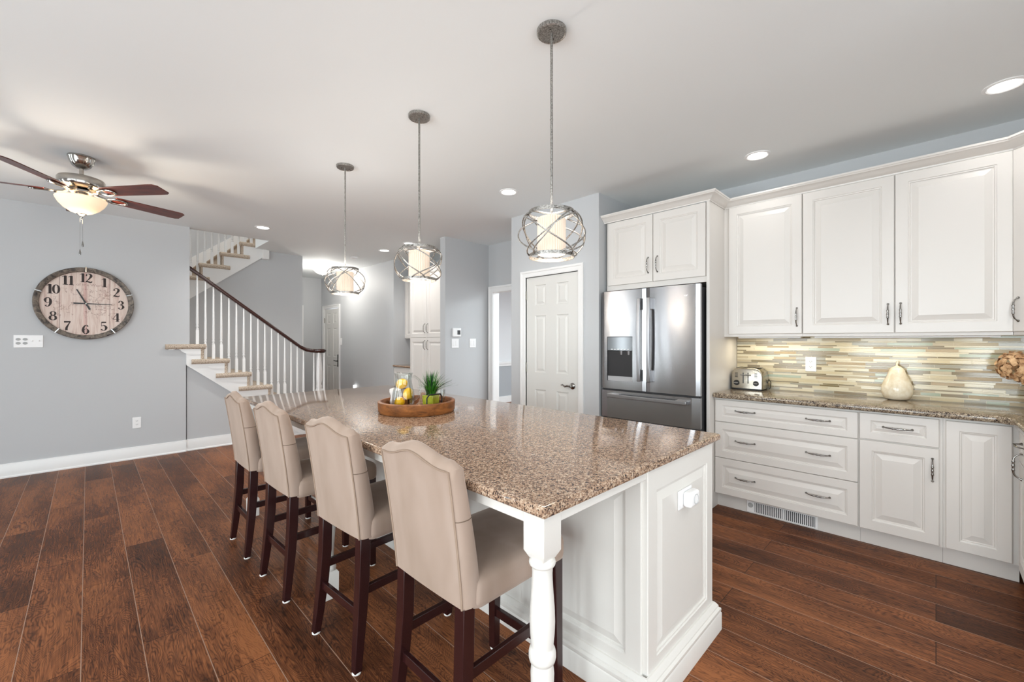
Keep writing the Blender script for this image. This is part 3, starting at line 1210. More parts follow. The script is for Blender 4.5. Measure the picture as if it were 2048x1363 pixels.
# aprons
ax = 0.8655 - 1.44
obj('apron', MB().box(ax + 0.004, ax + 0.024, 0.05, L, 0.84, IU - 0.002), M['island_paint'], t, bevel=0.003)
for y0 in (0.006, L - 0.03):
    obj('apron', MB().box(ax + 0.05, 0.0, y0, y0 + 0.02, 0.843, IU - 0.002), M['island_paint'], t, bevel=0.003)
h = 0.038


def turned_leg():
    mb = MB()
    # square top block with a chamfered foot, then the turning, then the foot block
    b = h
    rings = [(b, IU - 0.002), (b, 0.765), (0.026, 0.742)]
    mb.loops([[(-r, -r, z), (r, -r, z), (r, r, z), (-r, r, z)] for r, z in rings])
    prof = [(0.0, 0.135), (0.026, 0.136), (0.031, 0.142), (0.034, 0.152), (0.033, 0.162), (0.026, 0.172), (0.022, 0.185), (0.021, 0.21), (0.024, 0.27), (0.029, 0.34),
            (0.0325, 0.39), (0.0335, 0.42), (0.031, 0.444), (0.030, 0.450), (0.036, 0.455), (0.0385, 0.465), (0.0385, 0.478), (0.036, 0.488), (0.031, 0.493),
            (0.0315, 0.50), (0.0345, 0.53), (0.0360, 0.565), (0.0345, 0.605), (0.0315, 0.645), (0.0290, 0.68), (0.0285, 0.70), (0.0295, 0.715), (0.031, 0.721),
            (0.036, 0.724), (0.038, 0.731), (0.036, 0.739), (0.030, 0.742), (0.027, 0.75), (0.0, 0.751)]
    mb.lathe(prof, 28)
    mb.loops([[(-r, -r, z), (r, -r, z), (r, r, z), (-r, r, z)] for r, z in ((0.036, 0.0), (0.037, 0.13), (0.029, 0.142))])
    return mb


for y in (0.004 + h, 1.53, L - h - 0.02):
    obj('leg', turned_leg(), M['island_paint'], t, loc=(ax + h, y, 0), smooth=40, bevel=0.002)

tag(obj('countertop', bullnose([(IX0, IY0), (IX1, IY0), (IX1, IY1), (IX0, IY1)], IU, IT, 0.011), M['granite'], smooth=30),
    'polished brown speckled granite slab on the island', 'countertop')


# wall plates ------------------------------------------------------------------
def plate(name, label, cat, loc, rotz, w, hgt, kind, group=None):
    t = thing(name, label, cat, loc, rotz, group)
    obj('cover_plate', MB().box(-w / 2, w / 2, -0.006, 0, -hgt / 2, hgt / 2), M['plastic'], t, bevel=0.003)
    if kind == 'outlet':
        for s in (0.02, -0.02):
            q = MB()
            q.loops([[(0.017 * math.cos(a) * (1 if True else 0), y, s + 0.0135 * math.sin(a)) for a in [2 * PI * k / 16 for k in range(16)]] for y in (-0.005, -0.0085)])
            f = obj('socket', q, M['plastic'], t)
            obj('slots', MB().box(-0.008, -0.0055, -0.0092, -0.0082, s - 0.002, s + 0.007).box(0.0055, 0.008, -0.0092, -0.0082, s - 0.002, s + 0.007).box(-0.002, 0.002, -0.0092, -0.0082, s - 0.009, s - 0.005), M['slot'], f)
    elif kind == 'rockers2':
        for s in (-0.023, 0.023):
            obj('rocker', MB().box(s - 0.017, s + 0.017, -0.0095, -0.005, -0.034, 0.034), M['plastic'], t, bevel=0.002)
    elif kind == 'rocker1':
        obj('rocker', MB().box(-0.017, 0.017, -0.0095, -0.005, -0.034, 0.034), M['plastic'], t, bevel=0.002)
    elif kind == 'four':
        for s in (-0.069, -0.023):
            q = MB()
            for zz in (0.02, -0.02):
                q.loops([[(s + 0.017 * math.cos(a), y, zz + 0.0135 * math.sin(a)) for a in [2 * PI * k / 16 for k in range(16)]] for y in (-0.005, -0.0085)])
            f = obj('socket', q, M['tan_rubber'], t)
        for s in (0.023, 0.069):
            obj('toggle', MB().box(s - 0.005, s + 0.005, -0.017, -0.005, -0.002, 0.013), M['plastic'], t, bevel=0.002)
    return t


plate('switch_plate', 'wide four-gang white switch and outlet plate on the wall below the clock', 'switch', (-0.425, YC, 1.347), 0, 0.2, 0.125, 'four')
plate('wall_outlet', 'white duplex outlet low on the grey wall near the stairs', 'outlet', (0.397, YC, 0.412), 0, 0.075, 0.125, 'outlet')
plate('light_switch', 'white double rocker switch below the thermostat', 'switch', (3.55, YT, 1.317), 0, 0.12, 0.125, 'rockers2')
plate('light_switch', 'white rocker switch on the grey wall right of the thermostat', 'switch', (3.86, YT, 1.32), 0, 0.115, 0.125, 'rockers2')
plate('light_switch', 'white rocker switch beside the far hall door', 'switch', (3.72, 8.745, 1.34), RZ, 0.1, 0.14, 'rocker1')
plate('wall_outlet', 'white duplex outlet on the mosaic backsplash between toaster and pear', 'outlet', (4.1475, 0.718, 1.162), RZ, 0.075, 0.118, 'outlet')
t = thing('thermostat', 'small white thermostat with grey screen above the double switch', 'thermostat', (3.57, YT, 1.467))
obj('housing', MB().box(-0.07, 0.07, -0.025, 0, -0.06, 0.06), M['plastic'], t, bevel=0.01, seg=3)
obj('screen', MB().box(0.0, 0.05, -0.027, -0.024, -0.03, 0.03), M['slot'], t)
t = thing('wall_outlet', 'outlet with a glowing night light low on the hall wall', 'outlet', (3.72, 8.05, 0.43), RZ)
obj('cover_plate', MB().box(-0.038, 0.038, -0.006, 0, -0.06, 0.06), M['plastic'], t, bevel=0.003)
obj('night_light', MB().box(-0.025, 0.025, -0.05, -0.006, -0.01, 0.06), M['night_light'], t, bevel=0.006)
# outlet with a plug-in guard on the island end
t = thing('island_outlet', 'white outlet with a bulky safety cover on the island end panel', 'outlet', (1.757, 0.7425, 0.70))
obj('cover_plate', MB().box(-0.065, 0.065, -0.006, 0.0, -0.038, 0.038), M['plastic'], t, bevel=0.003)
cv = obj('safety_cover', MB().box(-0.03, 0.062, -0.042, -0.006, -0.032, 0.03), M['plastic'], t, bevel=0.012, seg=4)
q = MB()
q.tube([(0.02 + 0.02 * math.cos(2 * PI * k / 24), -0.0425, -0.002 + 0.02 * math.sin(2 * PI * k / 24)) for k in range(24)], 0.0012, 6, closed=True)
obj('button_ring', q, M['tan_rubber'], cv)


# ---------------------------------------------------------------- bar stools
def stool_parts(t):
    """local: +x towards the island, origin on the floor under the back face"""
    HW = 0.188
    def top_z(u):                       # camel back: horn, dip, hump
        a = abs(u)
        hump = 0.036 * math.exp(-(a / 0.52) ** 2)
        horn = 0.004 * math.exp(-((a - 1.0) / 0.16) ** 2)
        return 0.992 + hump + horn
    def lean(z):
        s = max(0.0, (z - 0.535) / 0.48)
        return -0.065 * s ** 1.25
    def hw(z):
        s = (z - 0.535) / 0.48
        return HW - 0.004 + 0.008 * s
    nu, nv = 24, 14
    def back_pt(i, j):
        u = i / nu * 2 - 1
        zt = top_z(u) - 0.03
        z = 0.537 + (zt - 0.537) * j / nv
        return u, z
    mb = MB()
    # back sheet (flat, with lean)
    vs, fs = [], []
    idx = lambda i, j: i * (nv + 1) + j
    for i in range(nu + 1):
        for j in range(nv + 1):
            u, z = back_pt(i, j)
            vs.append((lean(z) - 0.004 * (1 - u * u), u * hw(z), z))
    for i in range(nu):
        for j in range(nv):
            fs.append((idx(i, j), idx(i, j + 1), idx(i + 1, j + 1), idx(i + 1, j)))
    mb.add(vs, fs)
    # outline of the back sheet, from bottom left up, over, and down the right
    outl = [(-1, 0.537 + (top_z(-1) - 0.03 - 0.537) * j / nv) for j in range(nv + 1)]
    outl += [(i / nu * 2 - 1, top_z(i / nu * 2 - 1) - 0.03) for i in range(1, nu)]
    outl += [(1, 0.537 + (top_z(1) - 0.03 - 0.537) * (nv - j) / nv) for j in range(nv + 1)]
    P0 = [Vector((lean(z) - 0.004 * (1 - u * u), u * hw(z), z)) for u, z in outl]
    # wrap round the edge: rings (forward, outward) swelling then closing in on the front
    prof = [(0.0, 0.0), (0.010, 0.010), (0.028, 0.016), (0.05, 0.016), (0.068, 0.008), (0.079, -0.008), (0.084, -0.03)]
    lps = []
    ctr = Vector((0, 0, 0.78))
    n = len(P0)
    nrm = []
    for k in range(n):
        a, b = P0[max(k - 1, 0)], P0[min(k + 1, n - 1)]
        d = (b - a).normalized()
        m = Vector((0, -d.z, d.y))
        m.normalize()
        nrm.append(m)
    for fwd, out in prof:
        lp = []
        for k, p in enumerate(P0):
            q = p + nrm[k] * out * (0.85 + 0.85 * max(0.0, nrm[k].z))
            th = 1.0 - 0.36 * max(0.0, (q.z - 0.62) / 0.42) ** 1.4
            lp.append((p.x + fwd * th, q.y, max(q.z, 0.537)))
        lps.append(lp)
    mb.loops(lps, False, False, False)
    # front sheet: cap joining the last ring
    last = lps[-1]
    c0 = len(mb.v)
    half = n // 2
    vs, fs = [], []
    for k in range(half + 1):
        a, b = Vector(last[k]), Vector(last[n - 1 - k])
        for s in range(9):
            w = s / 8
            p = a.lerp(b, w)
            p.x += 0.006 * math.sin(w * PI)
            vs.append(tuple(p))
    for k in range(half):
        for s in range(8):
            fs.append((k * 9 + s, k * 9 + s + 1, (k + 1) * 9 + s + 1, (k + 1) * 9 + s))
    mb.add(vs, fs)
    mb.add([lps[i][0] for i in range(len(lps))] + [lps[i][-1] for i in range(len(lps) - 1, -1, -1)], [tuple(range(2 * len(lps)))])
    bk = obj('backrest', mb, M['velvet'], t, smooth=60)
    obj('piping', MB().tube([p + Vector((-0.001, 0, 0)) for p in P0], 0.0034, 6), M['piping'], bk, smooth=60)
    # seams across the side at mid height and over the top
    for sgn in (-1, 1):
        pts = []
        k0 = 9 if sgn < 0 else n - 10
        for i in range(len(lps)):
            p = Vector(lps[i][k0])
            p += nrm[k0] * 0.0005
            pts.append(p)
        obj('seam', MB().tube(pts, 0.0016, 5), M['seam'], bk)
    # seat
    mb = MB().slab(0.03, 0.50, -0.205, 0.205, 0.035, [(0.012, 0.522), (0.003, 0.527), (0.0, 0.545), (0.0, 0.585), (0.004, 0.603), (0.016, 0.617), (0.04, 0.626), (0.09, 0.633), (0.16, 0.636)], 6)
    obj('seat', mb, M['velvet'], t, smooth=60)
    # legs
    for s in (-1, 1):
        y = s * 0.166
        rear = [(-0.012, y + s * 0.016, 0.006, 0.0155), (-0.002, y + s * 0.01, 0.10, 0.018), (0.012, y + s * 0.004, 0.24, 0.021), (0.022, y, 0.38, 0.0225), (0.026, y, 0.545, 0.0225)]
        lg = obj('leg', MB().sq_leg(rear), M['espresso'], t, bevel=0.002, smooth=30)
        obj('glide', MB().lathe([(0.018, 0), (0.0185, 0.004), (0.016, 0.008)], 14, (-0.012, y + s * 0.016, 0.0)), M['white_felt'], lg)
        front = [(0.475, y + s * 0.008, 0.006, 0.0165), (0.473, y + s * 0.004, 0.25, 0.019), (0.472, y, 0.53, 0.0215)]
        lg = obj('leg', MB().sq_leg(front), M['espresso'], t, bevel=0.002, smooth=30)
        obj('glide', MB().lathe([(0.018, 0), (0.0185, 0.004), (0.016, 0.008)], 14, (0.475, y + s * 0.008, 0.0)), M['white_felt'], lg)
        obj('stretcher', MB().box(0.018, 0.472, y + s * 0.0 - 0.009, y + s * 0.0 + 0.009, 0.294, 0.33), M['espresso'], t, bevel=0.002)
    obj('stretcher', MB().box(0.002, 0.02, -0.166, 0.166, 0.205, 0.24), M['espresso'], t, bevel=0.002)
    obj('stretcher', MB().box(0.463, 0.482, -0.166, 0.166, 0.15, 0.186), M['espresso'], t, bevel=0.002)


G = 'bar stools along the island'
stool0 = thing('bar_stool', 'beige upholstered bar stool nearest the camera, beside the front turned island leg', 'stool', (0.795, 1.195, 0), R(1), G)
stool_parts(stool0)
for loc, rz, lab in (((0.772, 1.85, 0), R(4), 'beige upholstered bar stool second from the camera along the island'),
                     ((0.733, 2.565, 0), R(2), 'beige upholstered bar stool third from the camera along the island'),
                     ((0.713, 3.215, 0), R(0), 'beige upholstered bar stool farthest from the camera, nearest the stairs')):
    dup(stool0, loc, rz, lab, G)

# ---------------------------------------------------------------- pendants
def orb_r(s):
    return 0.1025 + 0.0475 * (1 - (2 * s - 1) ** 2) ** 0.7


def pendant_parts(t):
    """local origin on the ceiling"""
    z0, z1 = -1.018, -0.825
    c = obj('canopy', MB().lathe([(0.0, 0.0), (0.066, 0.0), (0.066, -0.016), (0.062, -0.02), (0.058, -0.017), (0.0, -0.018)], 32), M['silver'], t)
    for sx in (-0.03, 0.03):
        obj('screw', MB().lathe([(0.0, -0.026), (0.004, -0.024), (0.004, -0.016)], 10, (sx, sx * 0.2, 0)), M['nickel'], c)
    obj('stem', MB().tube([(0, 0, -0.015), (0, 0, -0.40), (0, 0, -0.401), (0, 0, -0.405), (0, 0, -0.406), (0, 0, z1 - 0.01)], [0.0062, 0.0062, 0.0075, 0.0075, 0.0062, 0.0062], 10), M['silver'], t)
    # rings
    for z in (z0, z1):
        rr = 0.1025
        o = obj('ring', MB().loops([[(r * math.cos(2 * PI * k / 48), r * math.sin(2 * PI * k / 48), z + dz) for k in range(48)] for r, dz in ((rr, -0.008), (rr, 0.008), (rr - 0.003, 0.008), (rr - 0.003, -0.008), (rr, -0.008))], True, False, False), M['silver'], t)
    mb = MB()
    for k in range(3):
        a = k * 2 * PI / 3 + 0.4
        mb.tube([(0, 0, z1 - 0.002), (0.101 * math.cos(a), 0.101 * math.sin(a), z1 - 0.002)], 0.0035, 6)
    obj('spider', mb, M['silver'], t)
    spec = [(0.3, -1.9), (2.7, 1.7), (4.2, 2.6), (0.0, 2.3), (1.25, -2.5), (2.2, 2.6), (3.0, -2.0), (3.9, 2.1), (4.6, -2.7), (5.2, 2.4), (5.9, -2.2), (0.6, 1.3)]
    for a0, da in spec:
        pts = []
        for i in range(25):
            s = i / 24
            a = a0 + da * (s + 0.06 * math.sin(2 * PI * s))
            r = orb_r(s)
            pts.append((r * math.cos(a), r * math.sin(a), z0 + (z1 - z0) * s))
        obj('wire', MB().tube(pts, 0.0034, 6), M['silver'], t, smooth=60)
    # pleated inner shade
    lps = []
    n = 72
    for r, z in ((0.0605, z0 + 0.008), (0.062, z0 + 0.012), (0.062, z1 - 0.03), (0.056, z1 - 0.02), (0.02, z1 - 0.015)):
        lps.append([((r + (0.0022 if k % 2 else -0.0014)) * math.cos(2 * PI * k / n), (r + (0.0022 if k % 2 else -0.0014)) * math.sin(2 * PI * k / n), z) for k in range(n)])
    sh = obj('lampshade', MB().loops(lps, True, False, True), M['lampshade'], t, smooth=0)
    obj('bulb', MB().lathe([(0.0, z0 + 0.03), (0.02, z0 + 0.04), (0.028, z0 + 0.065), (0.024, z0 + 0.09), (0.013, z0 + 0.11), (0.013, z0 + 0.14)], 16), M['bulb'], sh)


G = 'pendants over the island'
for k, (x, y, rz, lab) in enumerate(((1.478, 1.226, 0.3, 'silver wire orb pendant nearest the camera, in front of the pantry door'),
                                     (1.455, 2.27, 1.5, 'silver wire orb pendant hanging in the middle, above the fruit tray'),
                                     (1.455, 3.343, 2.7, 'silver wire orb pendant farthest from the camera, nearest the stairs'))):
    if k == 0:
        pend0 = thing('pendant_lamp', lab, 'lamp', (x, y, CEIL), rz, G)
        pendant_parts(pend0)
        r = pend0
    else:
        r = dup(pend0, (x, y, CEIL), rz, lab, G)
    point('pendant_glow', (0, 0, -1.06), 4.0, (1.0, 0.86, 0.72), 0.05, r)
    point('pendant_uplight', (0, 0, -0.79), 2.6 if k < 2 else 6, (1.0, 0.94, 0.88), 0.04, r)

# ---------------------------------------------------------------- recessed lights
G = 'recessed ceiling lights'
LABS = [((3.573, 0.953), 'recessed ceiling light above the wall cabinets, right of the refrigerator'),
        ((3.553, -0.267), 'recessed ceiling light at the right edge of the photo'),
        ((2.794, 2.84), 'recessed ceiling light in front of the pantry wall'),
        ((1.526, 5.87), 'recessed ceiling light beside the stair opening'),
        ((3.243, 6.033), 'recessed ceiling light over the hall, between the far and middle pendants'),
        ((3.259, 5.351), 'recessed ceiling light seen just above the middle pendant')]
first = None
for (x, y), lab in LABS:
    if first is None:
        first = thing('recessed_light', lab, 'light', (x, y, CEIL), 0, G)
        obj('trim_ring', MB().lathe([(0.062, 0.0), (0.088, 0.0), (0.088, -0.004), (0.072, -0.008), (0.064, -0.004)], 36, cap0=False, cap1=False), M['plastic'], first)
        obj('lens', MB().lathe([(0.0, -0.003), (0.066, -0.003), (0.066, -0.001), (0.0, -0.001)], 30), M['lamp_disc'], first)
        r = first
    else:
        r = dup(first, (x, y, CEIL), 0, lab, G)
    spot('ceiling_spot', (0, 0, -0.012), 5 if y < 4 else (62 if x < 2 else 34), (1.0, 0.975, 0.945), R(140), 0.9, 0.06, r)

# smoke detector and hall light
t = thing('smoke_detector', 'round white smoke detector on the hall ceiling', 'detector', (3.15, 6.87, CEIL))
obj('housing', MB().lathe([(0.0, -0.032), (0.035, -0.03), (0.055, -0.022), (0.06, -0.008), (0.066, -0.006), (0.066, 0.0)], 28), M['plastic'], t)
t = thing('ceiling_light', 'lit white glass bowl ceiling light at the far end of the hall', 'light', (3.10, 8.11, CEIL))
obj('bowl', MB().lathe([(0.0, -0.155), (0.05, -0.15), (0.11, -0.125), (0.16, -0.08), (0.19, -0.035), (0.19, -0.03)], 36, cap1=False), M['hall_bowl'], t)
obj('mount', MB().lathe([(0.10, 0.0), (0.10, -0.025), (0.03, -0.03), (0.012, -0.16), (0.0, -0.17)], 24), M['fan_metal'], t)
point('hall_glow', (0, 0, -0.06), 24, (1, 0.94, 0.86), 0.05, t)
point('hall_glow_down', (0, 0, -0.24), 26, (1, 0.95, 0.88), 0.08, t)

# ---------------------------------------------------------------- ceiling fan
t = thing('ceiling_fan', 'ceiling fan with five dark cherry blades and a lit amber bowl above the clock', 'fan', (-0.035, 4.6, CEIL))
obj('canopy', MB().lathe([(0.0, 0.0), (0.078, 0.0), (0.079, -0.012), (0.074, -0.02), (0.070, -0.04), (0.052, -0.075), (0.03, -0.09), (0.0, -0.092)], 32), M['fan_metal'], t)
obj('downrod', MB().lathe([(0.013, -0.09), (0.013, -0.15), (0.022, -0.155), (0.022, -0.165)], 16), M['fan_metal'], t)
obj('motor_housing', MB().lathe([(0.0, -0.145), (0.035, -0.147), (0.09, -0.155), (0.128, -0.168), (0.134, -0.178), (0.134, -0.225), (0.128, -0.235), (0.09, -0.245), (0.06, -0.25), (0.0, -0.25)], 40), M['fan_metal'], t)
obj('light_kit', MB().lathe([(0.05, -0.25), (0.07, -0.262), (0.07, -0.275), (0.045, -0.29), (0.045, -0.305), (0.06, -0.318), (0.0, -0.32)], 28), M['fan_metal'], t)
obj('glass_bowl', MB().lathe([(0.142, -0.316), (0.146, -0.322), (0.142, -0.335), (0.128, -0.362), (0.10, -0.395), (0.065, -0.42), (0.03, -0.433), (0.0, -0.436)], 40, cap0=False), M['bowl'], t)
fin = obj('finial', MB().lathe([(0.0, -0.475), (0.005, -0.472), (0.009, -0.462), (0.008, -0.452), (0.014, -0.446), (0.028, -0.438), (0.03, -0.433), (0.0, -0.43)], 20), M['nickel'], t)
for x, y, z0, nm in ((0.006, 0.010, -0.66, 1), (-0.008, -0.004, -0.725, 2)):
    pc = obj('pull_chain', MB().tube([(x, y, -0.45), (x, y, z0 + 0.02)], 0.0011, 6), M['nickel'], t)
    obj('pull_knob', MB().lathe([(0.0, z0 - 0.022), (0.006, z0 - 0.02), (0.0065, z0 - 0.004), (0.004, z0 + 0.008), (0.0025, z0 + 0.02), (0.0, z0 + 0.021)], 12, (x, y, 0)), M['nickel'], pc)
for k in range(5):
    a = R(-51 + 72 * k)
    pivot = (0, 0, -0.272)
    mb = MB()
    # blade: tapered board with clipped corners, pitched
    out = [(0.19, -0.052), (0.22, -0.058), (0.60, -0.068), (0.655, -0.066), (0.682, -0.045), (0.684, 0.05), (0.66, 0.066), (0.60, 0.068), (0.22, 0.058), (0.19, 0.052)]
    mb.prism(out, 'z', -0.003, 0.003)
    o = obj('blade', mb, M['blade'], t, loc=pivot, rot=(R(-12), 0, a), bevel=0.0015)
    o.rotation_mode = 'QUATERNION'
    o.rotation_quaternion = (Matrix.Rotation(a, 4, 'Z') @ Matrix.Rotation(R(-12), 4, 'X')).to_quaternion()
    q = MB()
    q.tube([(0.06, 0.0, 0.02), (0.10, 0.0, -0.004), (0.15, 0.0, -0.012)], [0.014, 0.012, 0.010], 8)
    q.tube([(0.215 + 0.062 * math.cos(2 * PI * i / 28), 0.036 * math.sin(2 * PI * i / 28), -0.009) for i in range(28)], 0.0075, 8, closed=True)
    obj('blade_iron', q, M['fan_metal'], o)
point('fan_glow_up', (0.0, 0.0, -0.335), 46, (1.0, 0.88, 0.74), 0.035, t)
point('fan_glow_down', (0.0, 0.0, -0.475), 2, (1.0, 0.80, 0.56), 0.06, t)


# ---------------------------------------------------------------- wall clock
def catmull(pts, n=8):
    out = []
    for i in range(len(pts) - 1):
        p0 = pts[max(i - 1, 0)]
        p1, p2 = pts[i], pts[i + 1]
        p3 = pts[min(i + 2, len(pts) - 1)]
        for k in range(n):
            u = k / n
            out.append(tuple(0.5 * (2 * p1[d] + (p2[d] - p0[d]) * u + (2 * p0[d] - 5 * p1[d] + 4 * p2[d] - p3[d]) * u * u + (3 * p1[d] - p0[d] - 3 * p2[d] + p3[d]) * u ** 3) for d in range(3)))
    out.append(pts[-1])
    return out


def ring(cx, cy, rx, ry, w0, w1):
    return [(cx + rx * math.cos(2 * PI * k / 32), cy + ry * math.sin(2 * PI * k / 32), w0 + (w1 - w0) * abs(math.cos(2 * PI * k / 32)) ** 1.3) for k in range(33)]


SIX = [(.45, .82, .12), (.38, .97, .04), (.2, .88, .09), (.09, .58, .15), (.09, .3, .16), (.18, .05, .06), (.3, .02, .04), (.44, .12, .11), (.48, .3, .15), (.42, .5, .06), (.3, .56, .03), (.15, .44, .03)]
DIG = {
    '1': [[(.3, 0, .17), (.3, .99, .17)], [(.05, .84, .02), (.2, .92, .05), (.33, .98, .04)], [(.1, .02, .04), (.5, .02, .04)]],
    '2': [catmull([(.12, .72, .13), (.13, .9, .04), (.3, .98, .05), (.47, .86, .14), (.47, .68, .16), (.3, .38, .07), (.05, .06, .03)]), catmull([(.05, .05, .07), (.2, .1, .11), (.38, .04, .11), (.52, .06, .07), (.55, .2, .02)])],
    '3': [catmull([(.12, .78, .12), (.2, .96, .04), (.36, .94, .08), (.46, .78, .15), (.38, .58, .06), (.22, .53, .03)]), catmull([(.22, .53, .03), (.42, .48, .08), (.5, .27, .17), (.38, .05, .06), (.2, .02, .04), (.1, .2, .13)])],
    '4': [[(.4, 0, .15), (.4, .98, .15)], [(.4, .97, .03), (0, .3, .03)], [(0, .28, .04), (.58, .28, .04)], [(.22, .015, .03), (.56, .015, .03)]],
    '5': [[(.12, .93, .12), (.5, .95, .10)], [(.11, .95, .03), (.11, .5, .03)], catmull([(.11, .5, .02), (.28, .6, .05), (.46, .48, .13), (.5, .3, .17), (.42, .08, .08), (.22, .02, .04), (.1, .16, .12)])],
    '6': [catmull(SIX)],
    '7': [[(.05, .92, .14), (.55, .94, .12)], catmull([(.54, .95, .03), (.38, .62, .08), (.25, .28, .14), (.23, 0, .16)])],
    '8': [ring(.29, .75, .17, .2, .03, .11), ring(.28, .27, .22, .25, .03, .15)],
    '9': [[(.58 - x, 1 - y, w) for x, y, w in catmull(SIX)]],
    '0': [ring(.29, .5, .21, .47, .03, .15)],
}


def numeral(mb, s, cx, cz, hgt, y):
    wd = 0.60 * hgt
    adv = {'1': 0.46}
    tot = sum(adv.get(c, 0.62) for c in s) * hgt
    x = cx - tot / 2
    for c in s:
        for st in DIG[c]:
            L, Rr = [], []
            for i, (px, pz, w) in enumerate(st):
                a, b = st[max(i - 1, 0)], st[min(i + 1, len(st) - 1)]
                d = Vector((b[0] - a[0], b[1] - a[1]))
                if d.length < 1e-6:
                    d = Vector((0, 1))
                d.normalize()
                nx, nz = -d.y * (w * 1.22 + 0.012) / 2, d.x * (w * 1.22 + 0.012) / 2
                L.append((x + (px + nx) * hgt, y, cz - hgt / 2 + (pz + nz) * hgt))
                Rr.append((x + (px - nx) * hgt, y, cz - hgt / 2 + (pz - nz) * hgt))
            n = len(st)
            mb.add(L + Rr, [(i, i + 1, n + i + 1, n + i) for i in range(n - 1)])
        x += adv.get(c, 0.62) * hgt


t = thing('wall_clock', 'big round rustic wall clock with black numerals on a pinkish map face', 'clock', (-0.015, YC, 1.752))
CRD = 0.385


def disc_y(mb, prof, n=64):
    mb.loops([[(r * math.cos(2 * PI * k / n), y, r * math.sin(2 * PI * k / n)) for k in range(n)] for r, y in prof], True, False, False)


mb = MB()
disc_y(mb, [(0.33, 0.0), (CRD, 0.0), (CRD, -0.05), (CRD - 0.006, -0.056), (0.346, -0.05), (0.34, -0.044), (0.338, -0.02), (0.33, 0.0)])
obj('frame', mb, M['clock_frame'], t, smooth=40)
mb = MB()
mb.loops([[(r * math.cos(2 * PI * k / 64), y, r * math.sin(2 * PI * k / 64)) for k in range(64)] for r, y in ((0.342, -0.005), (0.342, -0.02))])
fc = obj('face', mb, M['clock_face'], t, smooth=30)
for k in range(1, 13):
    a = R(90 - 30 * k)
    mb = MB()
    numeral(mb, str(k), 0.277 * math.cos(a), 0.277 * math.sin(a), 0.096, -0.0206)
    obj('numeral', mb, M['numeral'], fc, smooth=0)
text_mesh('of the World', 0.04, M['faint_print'], fc, (0.035, -0.0204, 0.19), (R(90), 0, 0), 0.0, 'lettering')


def hand(name, ang, l0, l1, w0, w1, y):
    q = MB()
    q.add([(-w0, y, -l0), (w0, y, -l0), (w1, y, l1), (-w1, y, l1), (-w0, y - 0.002, -l0), (w0, y - 0.002, -l0), (w1, y - 0.002, l1), (-w1, y - 0.002, l1)],
          [(0, 3, 2, 1), (4, 5, 6, 7), (0, 1, 5, 4), (1, 2, 6, 5), (2, 3, 7, 6), (3, 0, 4, 7)])
    return obj(name, q, M['black'], t, rot=(0, R(ang), 0))


hand('hour_hand', -25.5, 0.07, 0.165, 0.0085, 0.005, -0.030)
hand('minute_hand', 90, 0.095, 0.205, 0.007, 0.0028, -0.034)
obj('hub', MB().loops([[(0.006 * math.cos(2 * PI * k / 12), y, 0.006 * math.sin(2 * PI * k / 12)) for k in range(12)] for y in (-0.02, -0.040)]), M['hinge'], t)
for a in (90, 18, -54, -126, 162):
    q = MB().box(-0.006, 0.006, -0.058, -0.048, 0.334, 0.392)
    obj('clip', q, M['nickel'], t, rot=(0, R(90 - a), 0), bevel=0.002)

# ---------------------------------------------------------------- staircase
t = thing('staircase', 'carpeted white staircase with dark handrail and white balusters beside the clock wall', 'staircase', (1.025, 6.5, 0))
OX, OY = 1.025, 6.5
RISE, RUN = 0.187, 0.2505


def tread_x(k):
    return RUN * (7 - k)       # local nosing face of step k


for k in range(1, 8):
    x, z = tread_x(k), RISE * k
    x_back = x - RUN if k < 7 else -2.4
    tr = MB()
    prof = [(x_back, z - 0.05), (x + 0.012, z - 0.058), (x + 0.026, z - 0.048), (x + 0.033, z - 0.029), (x + 0.026, z - 0.009), (x + 0.012, z), (x_back, z)]
    if k < 7:
        tr.prism(prof, 'y', 0.0, 0.89)
    else:
        tr.prism([(-0.13 if i in (0, 6) else p[0], p[1]) for i, p in enumerate(prof)], 'y', 0.0, 0.895)
        tr.box(-2.4, -0.13, 0.11, 0.895, z - 0.05, z)
    pr2 = [(-0.002, z + 0.001), (-0.026, z + 0.001), (-0.038, z - 0.01), (-0.042, z - 0.028), (-0.038, z - 0.046), (-0.026, z - 0.057), (-0.002, z - 0.058)]
    tr.loops([[(xx, yy, zz) for yy, zz in pr2] for xx in (x - 0.375, x + 0.02)])
    obj('tread', tr, M['carpet'], t, smooth=50)
    obj('riser', MB().box(x - 0.03, x + 0.001, -0.018, 0.89, z - RISE, z - 0.036), M['carpet'], t)
    # scroll bracket under the tread end
    br = [(x - 0.345, z - 0.038), (x - 0.03, z - 0.038), (x - 0.03, z - 0.125), (x - 0.10, z - 0.127), (x - 0.17, z - 0.115), (x - 0.215, z - 0.09), (x - 0.235, z - 0.066), (x - 0.255, z - 0.054), (x - 0.28, z - 0.056), (x - 0.30, z - 0.068), (x - 0.345, z - 0.068)]
    obj('bracket', MB().prism(br, 'y', -0.022, -0.014), M['trim'], t, smooth=0)
